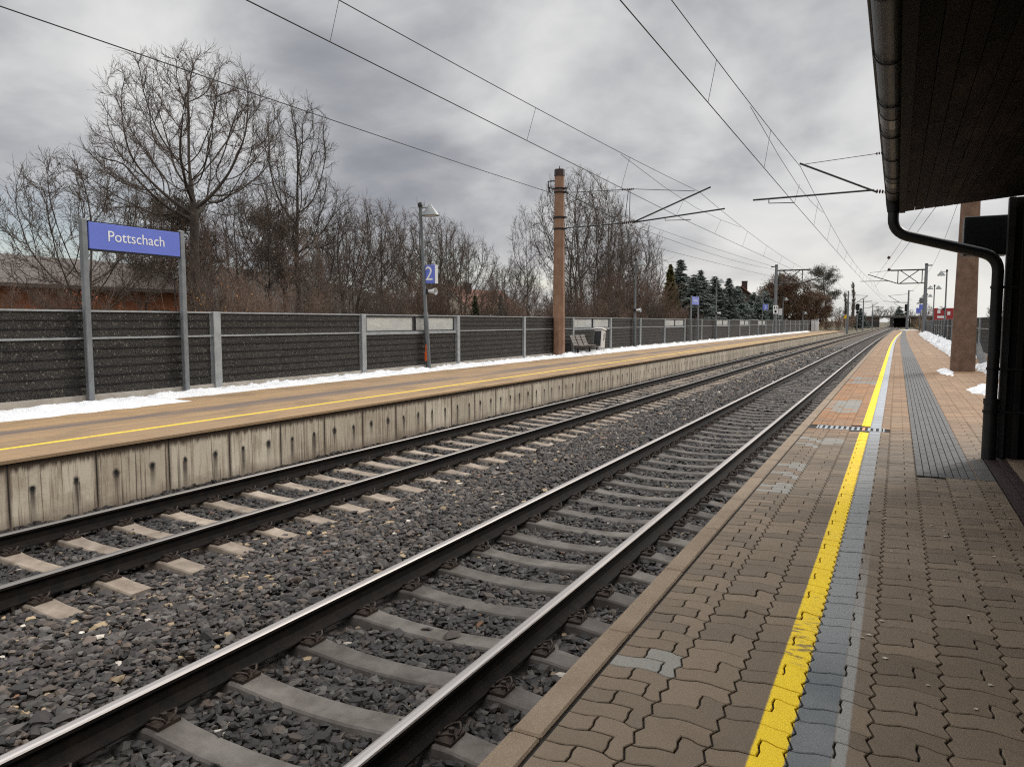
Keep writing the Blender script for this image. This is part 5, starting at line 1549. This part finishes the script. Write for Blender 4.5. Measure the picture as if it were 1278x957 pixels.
make_tree(TB, 'bare tree cut off by the left edge, only branch tips in view', 'tree', T_big, (-33, 12.6, -.3), 4.1, .70)
LB = [('bare tree between the largest and the tall narrow tree', T_elm, -31, 30.4, .95), ('bare multi stemmed tree right of the tall narrow tree, above the plain barrier', T_oak, -30, 37.4, .98),
      ('bare tree with many upright limbs left of the nearest cone lamp', T_elm, -31, 40.8, .98), ('bare forked tree directly left of the nearest cone lamp', T_oak, -30, 44.2, 1.02),
      ('bare tree right behind the nearest cone lamp', T_elm, -31, 49.0, .92), ('bare round crowned tree right of the blue 2 sign', T_oak, -34, 57.5, .98),
      ('thin pale bare tree left of the octagonal mast', T_slim, -36, 66, .62), ('slender tall bare tree immediately left of the octagonal mast', T_slim, -30, 60.5, .98),
      ('wide multi stemmed bare tree immediately right of the octagonal mast', T_multi, -26, 63.0, 1.03), ('dense bare tree above bench and litter bin', T_multi, -26.5, 69.5, .95),
      ('bare tree behind the lamp next to the bench', T_thick, -27, 76, 1.05), ('pale grey twigged bare tree left of the golden conifer', T_pale, -26, 79.0, 1.42),
      ('second pale twigged bare tree close by the golden conifer', T_pale, -28, 85, 1.25)]
BK = [(-37, 29.5, .95), (-38, 35.0, 1.05), (-37, 39.5, .95), (-38, 45, 1.0), (-37, 51, .92), (-39, 58, .9), (-36, 70, .85), (-38, 76, .9)]
for i, (x, y, sc) in enumerate(BK): make_tree(TB, 'bare tree standing in the back row behind the thicket, trunk hidden by the barrier', 'tree', (T_oak, T_elm)[i % 2], (x, y, -.3), i*2.3 + 1, sc, 'bare trees in the back row behind the thicket')
for i, (lab, ms, x, y, sc) in enumerate(LB): make_tree(TB, lab, 'tree', ms, (x, y, -.3), i*1.7 + .4, sc)

# shrubs and thicket behind the barrier
def shrub_meshes(seed, H, stems, twig, nb=7, nt=5, nq=3, spread=.3, tw=.006):
    rng = np.random.default_rng(seed)
    d0 = unit(np.stack([rng.normal(0, spread, stems), rng.normal(0, spread, stems), np.ones(stems)], 1))
    st = np.stack([rng.normal(0, .35, stems), rng.normal(0, .35, stems), np.full(stems, -.1)], 1)
    L0 = H*rng.uniform(.6, 1.05, stems)
    p, d, r = grow_level(rng, st, d0, L0, np.full(stems, .022), np.full(stems, .007), 7, .09, .04)
    a = children(rng, p, d, r, L0, nb, .2, 1, .5, .2, .36, .4, .6)
    p1, d1, r1 = grow_level(rng, a[0], a[1], a[2], a[3], np.full(len(a[3]), tw), 5, .13, .06)
    b_ = children(rng, p1, d1, r1, a[2], nt, .15, 1, .6, .2, .5, .3, .7)
    p2, d2, r2 = grow_level(rng, b_[0], b_[1], b_[2], np.full(len(b_[3]), tw), np.full(len(b_[3]), tw*.6), 3, .13, .05)
    lv2 = [(p1, r1, 3), (p2, r2, 3)]
    if nq:
        c_ = children(rng, p2, d2, r2, b_[2], nq, .2, 1, .6, .2, .6, .3, .8)
        p3, d3, r3 = grow_level(rng, c_[0], c_[1], c_[2], np.full(len(c_[3]), tw*.75), np.full(len(c_[3]), tw*.5), 2, .12, .05)
        lv2.append((p3, r3, 3))
    sv, sf = tubes([(p, r, 5)]); cv, cf = tubes(lv2)
    return mesh_np('stems', sv, sf, [MAT[twig]], True), mesh_np('twigs', cv, cf, [MAT[twig]], True)
SH = [shrub_meshes(31, 4.2, 20, 'twig_red', 9, 6, 4), shrub_meshes(32, 3.6, 24, 'twig_red', 9, 6, 4, spread=.4), shrub_meshes(33, 5.0, 16, 'twig', 9, 6, 4, spread=.25), shrub_meshes(34, 2.8, 30, 'twig_tan', 5, 4, 2, .25)]
def leaf_cloud(rng, pts, size, flat=.5):
    """one small bent quad per point"""
    n = len(pts)
    a = unit(rng.normal(0, 1, (n, 3))); b_ = unit(np.cross(a, rng.normal(0, 1, (n, 3))))
    s = size*rng.uniform(.6, 1.3, (n, 1))
    v = np.stack([pts - a*s, pts + b_*s*flat, pts + a*s, pts - b_*s*flat], 1).reshape(-1, 3)
    return v, np.arange(n*4).reshape(n, 4)
rs = random.Random(77)
GRP = 'bare shrubs behind the opposite barrier'
GLAB = {0: 'tall reddish brown bare shrub in the thicket behind the opposite barrier', 1: 'spreading reddish bare shrub in the thicket behind the opposite barrier', 2: 'dark upright bare shrub in the thicket behind the opposite barrier', 3: 'tan dry stalks standing behind the opposite barrier'}
def put_shrub(k, x, y, rz, sc, label=None):
    t = thing('bare_shrub', label or GLAB[k], 'shrub', (x, y, -.3), (0, 0, rz), None if label else GRP + ' kind ' + ['tall reddish', 'spreading reddish', 'dark upright', 'tan stalks', 'saplings'][k])
    t.scale = (sc, sc, sc); put('stems', SH[k][0], t); put('twigs', SH[k][1], t)
y = 24.0
while y < 80:
    for row in range(3 if y < 52 else 2):
        k = rs.choices([0, 1, 2, 3], [.42, .26, .2, .12])[0]
        x = -20.5 - row*4.2 + rs.uniform(-1.2, 1.2)
        put_shrub(k, x, y + rs.uniform(-.8, .8), rs.uniform(0, 6.28), rs.uniform(.58, .92)*(1 + .10*row))
    y += 2.3
SPT = [(-28, 23.8, .85), (-33, 27.6, 1.05), (-28, 30.2, .85), (-33, 32.0, 1.1), (-28, 34.6, .8), (-33, 38.5, 1.0), (-28, 41.0, .78), (-32, 46.8, .85), (-30, 53, .75), (-33, 61, .72), (-33, 24.6, 1.0)]
for i, (x, y, sc) in enumerate(SPT):
    make_tree('sapling_clump', 'slender brown bare saplings standing in the thicket behind the opposite barrier', 'tree', T_sap, (x, y, -.3), i*2.1, sc, 'brown saplings in the thicket behind the opposite barrier')
for i, (x, y) in enumerate(((-23, 59), (-24.5, 62), (-22.5, 65), (-24, 68.5), (-22, 71), (-23.5, 74.5), (-22, 77.5), (-24.5, 57), (-25, 71), (-24, 80))):
    put_shrub((0, 2)[i % 2], x, y, i*1.9, 1.25 + .12*(i % 3))
put_shrub(1, -23.5, 12.0, 1, .75, 'low reddish shrub before the long grey roof at the left edge')
put_shrub(0, -24, 14.2, 2, .68, 'reddish shrub left of the blue name sign, before the brick building')
put_shrub(1, -23, 16.0, 3, .62, 'reddish shrub seen between the posts of the blue name sign')
put_shrub(2, -22, 18.5, 3.6, .62, 'dark shrub under the right end of the blue name sign')
put_shrub(0, -22, 21.0, 4, .80, 'shrub just right of the blue name sign, left of the orange leaved one')
# shrubs still carrying leaves
def leafy_shrub(x, y, mat, label, n, seed, sc=1.0):
    rng = np.random.default_rng(seed)
    t = thing('leafy_shrub', label, 'shrub', (x, y, -.3)); t.scale = (sc,)*3
    put('stems', SH[0][0], t); 
    c_ = np.array([0, 0, 2.0]); pts = rng.normal(0, 1, (n, 3))*np.array([.55, .55, .7]) + c_
    for _ in range(5):
        cc_ = rng.normal(0, .5, 3) + c_; k = n//8; pts[rng.integers(0, n, k)] = cc_ + rng.normal(0, .22, (k, 3))
    v, f = leaf_cloud(rng, pts, .05); put('leaves', mesh_np('leaves', v, f, [MAT[mat]]), t)
leafy_shrub(-16.8, 14.6, 'leaf_orange', 'small shrub with orange withered leaves right above the barrier post', 220, 3, .85)
leafy_shrub(-26, 10.9, 'leaf_red', 'shrub with red withered leaves at the left edge before the grey roof', 420, 4, 1.25)
leafy_shrub(-24.5, 15.6, 'leaf_red', 'shrub with rusty leaves beneath the blue name sign', 260, 5, .9)

# conifers
def spruce_meshes(seed, H, Rm, mat, whorl=.24, n_per=9, droop=.35, dens=60, sz=.11, jit=.03):
    rng = np.random.default_rng(seed)
    mb = MB(); mb.tube([(0, 0, -.3), (0, 0, H*.5), (0, 0, H)], [H*.016, H*.009, .01], 7)
    P, A = [], []
    z = H*.06
    while z < H*.99:
        rad = Rm*(1 - z/H)**.85*rng.uniform(.75, 1.15) + .05
        for k in range(n_per):
            phi = rng.uniform(0, 6.283); rr = rad*rng.uniform(.6, 1.15)
            m_ = max(6, int(dens*rr/Rm))
            s = rng.uniform(.08, 1, m_)
            dz_ = -droop*rr*s**1.2 + .18*rr*s**3
            side = rng.normal(0, .13, m_)*rr*(1.1 - s)
            px = np.cos(phi)*rr*s - np.sin(phi)*side; py = np.sin(phi)*rr*s + np.cos(phi)*side
            P.append(np.stack([px, py, z + dz_ + rng.normal(0, .03, m_)], 1))
            dr = np.stack([np.cos(phi) + rng.normal(0, .5, m_), np.sin(phi) + rng.normal(0, .5, m_), rng.normal(-.25, .3, m_)], 1); A.append(unit(dr))
        z += whorl*rng.uniform(.7, 1.3)
    P, A = np.concatenate(P), np.concatenate(A); n = len(P)
    side = unit(np.cross(A, rng.normal(0, 1, (n, 3))))
    s = sz*rng.uniform(.6, 1.4, (n, 1))
    v = np.stack([P - A*s, P + side*s*.32, P + A*s*1.3, P - side*s*.32], 1).reshape(-1, 3)
    return mb.mesh('trunk', [MAT['bark']]), mesh_np('crown', v, np.arange(n*4).reshape(n, 4), [MAT[mat]])
SPR = [spruce_meshes(41, 9.0, 2.3, 'spruce', .20, 12, dens=95, sz=.17), spruce_meshes(42, 8.0, 2.9, 'spruce', .20, 12, dens=100, sz=.17)]
GOLD = spruce_meshes(43, 8.2, 1.5, 'thuja_gold', .13, 13, droop=-.5, dens=60, sz=.15)
THU = spruce_meshes(44, 5.0, .9, 'thuja', .10, 10, droop=-.8, dens=40, sz=.08)
CT = 'conifer_tree'
make_tree(CT, 'golden green narrow conifer left of the blue spruces', 'tree', GOLD, (-22.2, 80.5, -.3), 0, .98)
CS = [('tall pointed blue spruce directly behind the golden conifer', 0, -24.0, 91.5, 1.05), ('blue spruce between the second name sign and the slim lamp', 1, -21.6, 88.5, .92), ('blue spruce left of the slim lamp', 0, -22.2, 94.5, .92),
      ('blue spruce right of the slim lamp', 1, -21.2, 98, .96), ('blue spruce in the middle of the dark conifer row', 0, -20.6, 104, .86), ('dark blue spruce before the chimney roof', 1, -19.6, 105, .84), ('lower blue spruce under the chimney roof', 1, -18.6, 112, .76), ('last blue spruce left of the lattice arm mast', 1, -18.2, 120, .84),
      ('broad blue spruce filling the gap behind the slim lamp', 1, -23.5, 101, .98), ('blue spruce in front of the house wall', 0, -17.6, 110, .62), ('low spruce nearest the barrier before the spruce row', 1, -18.8, 96, .62)]
for i, (lab, k, x, y, sc) in enumerate(CS): make_tree(CT, lab, 'tree', SPR[k], (x, y, -.3), i*.9, (sc*1.6, sc*1.6, sc))
make_tree(CT, 'small dark cone shaped conifer right of the blue 2 sign', 'tree', THU, (-21.5, 36.9, -.3), 0, .66)
make_tree(CT, 'small dark cone shaped conifer left of the slender tall bare tree', 'tree', THU, (-23, 46.8, -.3), 1, .52)
make_tree(CT, 'dark conifer beside the octagonal mast', 'tree', SPR[1], (-36, 67, -.3), 2, .58)
# pines with tufted crowns
def pine_meshes(seed, H, cr, mat, n=34, t0=.45):
    rng = np.random.default_rng(seed)
    p, d, r = grow_level(rng, np.array([[0, 0, -.3]]), np.array([[.02, .02, 1.]]), np.array([H]), np.array([H*.02]), np.array([.04]), 10, .04, .02)
    a = children(rng, p, d, r, np.array([H]), n, t0, .99, 1.15, .2, cr/H, .45, .5)
    p1, d1, r1 = grow_level(rng, a[0], a[1], a[2], a[3], np.full(len(a[3]), .02), 6, .12, .05)
    b_ = children(rng, p1, d1, r1, a[2], 7, .35, 1, .7, .2, .35, .3, .6)
    p2, d2, r2 = grow_level(rng, b_[0], b_[1], b_[2], b_[3], np.full(len(b_[3]), .01), 3, .12, .1)
    tv, tf = tubes([(p, r, 8), (p1, r1, 4), (p2, r2, 3)])
    tip = np.concatenate([p2[:, -1], p2[:, 1], p1[:, -1]])
    P = (tip[:, None] + rng.normal(0, 1, (len(tip), 26, 3))*np.array([.30, .30, .13])).reshape(-1, 3)
    v, f = leaf_cloud(rng, P, .12, .2)
    return mesh_np('trunk', tv, tf, [MAT['bark']], True), mesh_np('crown', v, f, [MAT[mat]])
PIN = pine_meshes(51, 9.5, 3.4, 'pine')
make_tree('pine_tree', 'dark pine with flat tufts behind the largest bare tree', 'tree', PIN, (-38, 29.5, -.3), 0, .92)
make_tree('pine_tree', 'dark pine behind the tall narrow bare tree', 'tree', PIN, (-39, 40.0, -.3), 2, .98)
make_tree('pine_tree', 'open crowned pine standing alone right of the brown leaved tree', 'tree', PIN, (-15.8, 200, -.3), 1, 1.55)
# broad tree with withered brown leaves
def brown_tree(seed, H, cr, n, mat):
    ms = bare_tree_meshes(seed, H, .3, .12, 14, .42, .8, 6, 4, 0, up=.1, tw_r=.012)
    rng = np.random.default_rng(seed)
    cl = rng.normal(0, 1, (90, 3)); cl = unit(cl)*rng.uniform(.25, 1, (90, 1))**.5
    cl = cl*np.array([cr, cr, H*.45]) + np.array([0, 0, H*.52])
    P = (cl[rng.integers(0, 90, n)] + rng.normal(0, 1, (n, 3))*np.array([.62, .62, .5]))
    v, f = leaf_cloud(rng, P, .13, .5)
    put_ = mesh_np('leaves', v, f, [MAT[mat]])
    return ms, put_
BR, BRL = brown_tree(61, 11.4, 5.4, 52000, 'leaf_brown')
for lab, x, y, sc in (('broad tree full of withered brown leaves right of the lattice arm mast', -20.8, 160, 1.02), ('second brown leaved tree, lower, at the end of the opposite platform', -16.2, 170, .74)):
    t = make_tree('brown_leaved_tree', lab, 'tree', BR, (x, y, -.3), 0, sc); put('leaves', BRL, t)
# columnar poplars and distant trees round the line's end
T_pop = bare_tree_meshes(71, 13.5, .2, .06, 70, .15, .42, 9, 6, 3, up=.20, tw_r=.016, twig='twig_pale', top=.35)
make_tree('poplar_tree', 'tall narrow poplar in the distance left of the tracks', 'tree', T_pop, (-12.2, 250, -.5), 0, (1.0, 1.0, 1.04))
make_tree('poplar_tree', 'shorter narrow poplar left of the tall distant one', 'tree', T_pop, (-13.9, 245, -.5), 1, (1.0, 1.0, .80))
T_farl = crown_tree(73, ONE, 2.0, [(0, 0, 5.4, 3.2, 3.2, 3.0)], 500, D=.45, r_tip=.02, ltw=.9, tw_r=.022, kill=.7)
DT = [(-40, 350), (-33, 380), (-26, 362), (-19, 400), (-12, 420), (-6, 385), (2, 410), (8, 380), (15, 400), (-47, 330), (-54, 300), (22, 360), (-30, 300), (-34, 230), (-28, 205), (30, 330), (36, 280)]
for i, (x, y) in enumerate(DT): make_tree('distant_tree', 'small bare tree on the far skyline around the bridge', 'tree', T_farl, (x + bend(y), y, -.5), i*1.3, .85 + .35*((i*37 % 10)/10), 'bare trees on the far skyline')
make_tree(CT, 'rounded dark conifer over the bridge in the distance', 'tree', SPR[1], (.5, 356, -.5), 0, (1.8, 1.8, 1.1))
make_tree(CT, 'dark conifer behind the distant signal left of the tracks', 'tree', SPR[0], (-10.5, 262, -.5), 0, (1.3, 1.3, .72))
make_tree(CT, 'dark round conifer beyond the barrier right of the brown mast', 'tree', SPR[1], (24, 128, -.5), 0, (.9, .9, .55))
make_tree(TB, 'thin pale bare tree far right beside the downpipe', 'tree', T_pale, (14, 92, -.3), 0, .8)
# far scrub along the line
SHF = [shrub_meshes(81, 3.2, 14, 'twig_red', 6, 5, 0, .35, .016), shrub_meshes(82, 3.0, 16, 'twig_tan', 6, 4, 0, .3, .016)]
SF_ = [(-15.5, 140, 1.0), (-14.5, 152, 1.0), (-13.5, 166, 1.1), (-15, 178, 1.2), (-13, 190, 1.1), (-14.5, 205, 1.2), (-13, 222, 1.2), (-15, 240, 1.3), (-13.5, 262, 1.2), (-14, 285, 1.3), (-16, 300, 1.3), (3.5, 180, .8), (4.5, 200, 1), (4, 225, 1), (5, 250, 1.1), (4, 285, 1.2), (6, 305, 1.2)]
for i, (x, y, sc) in enumerate(SF_):
    t = thing('bare_shrub', 'low reddish scrub beside the tracks beyond the platform ends' if i % 2 == 0 else 'low tan scrub beside the tracks beyond the platform ends', 'shrub', (x + bend(y), y, -.5), (0, 0, i*1.1), 'reddish lineside scrub' if i % 2 == 0 else 'tan lineside scrub')
    t.scale = (sc*1.3, sc*1.3, sc); put('stems', SHF[i % 2][0], t); put('twigs', SHF[i % 2][1], t)
for i, (x, y) in enumerate(((-20, 84), (-19.5, 88), (-20.5, 94), (-19, 103), (-19.5, 112), (-20, 120), (-19, 130), (-19, 140))):
    t = thing('bare_shrub', 'dark shrub in the row under the blue spruces', 'shrub', (x, y, -.3), (0, 0, i), 'dark shrubs under the spruces')
    t.scale = (.62,)*3; put('stems', SH[2][0], t); put('twigs', SH[2][1], t)
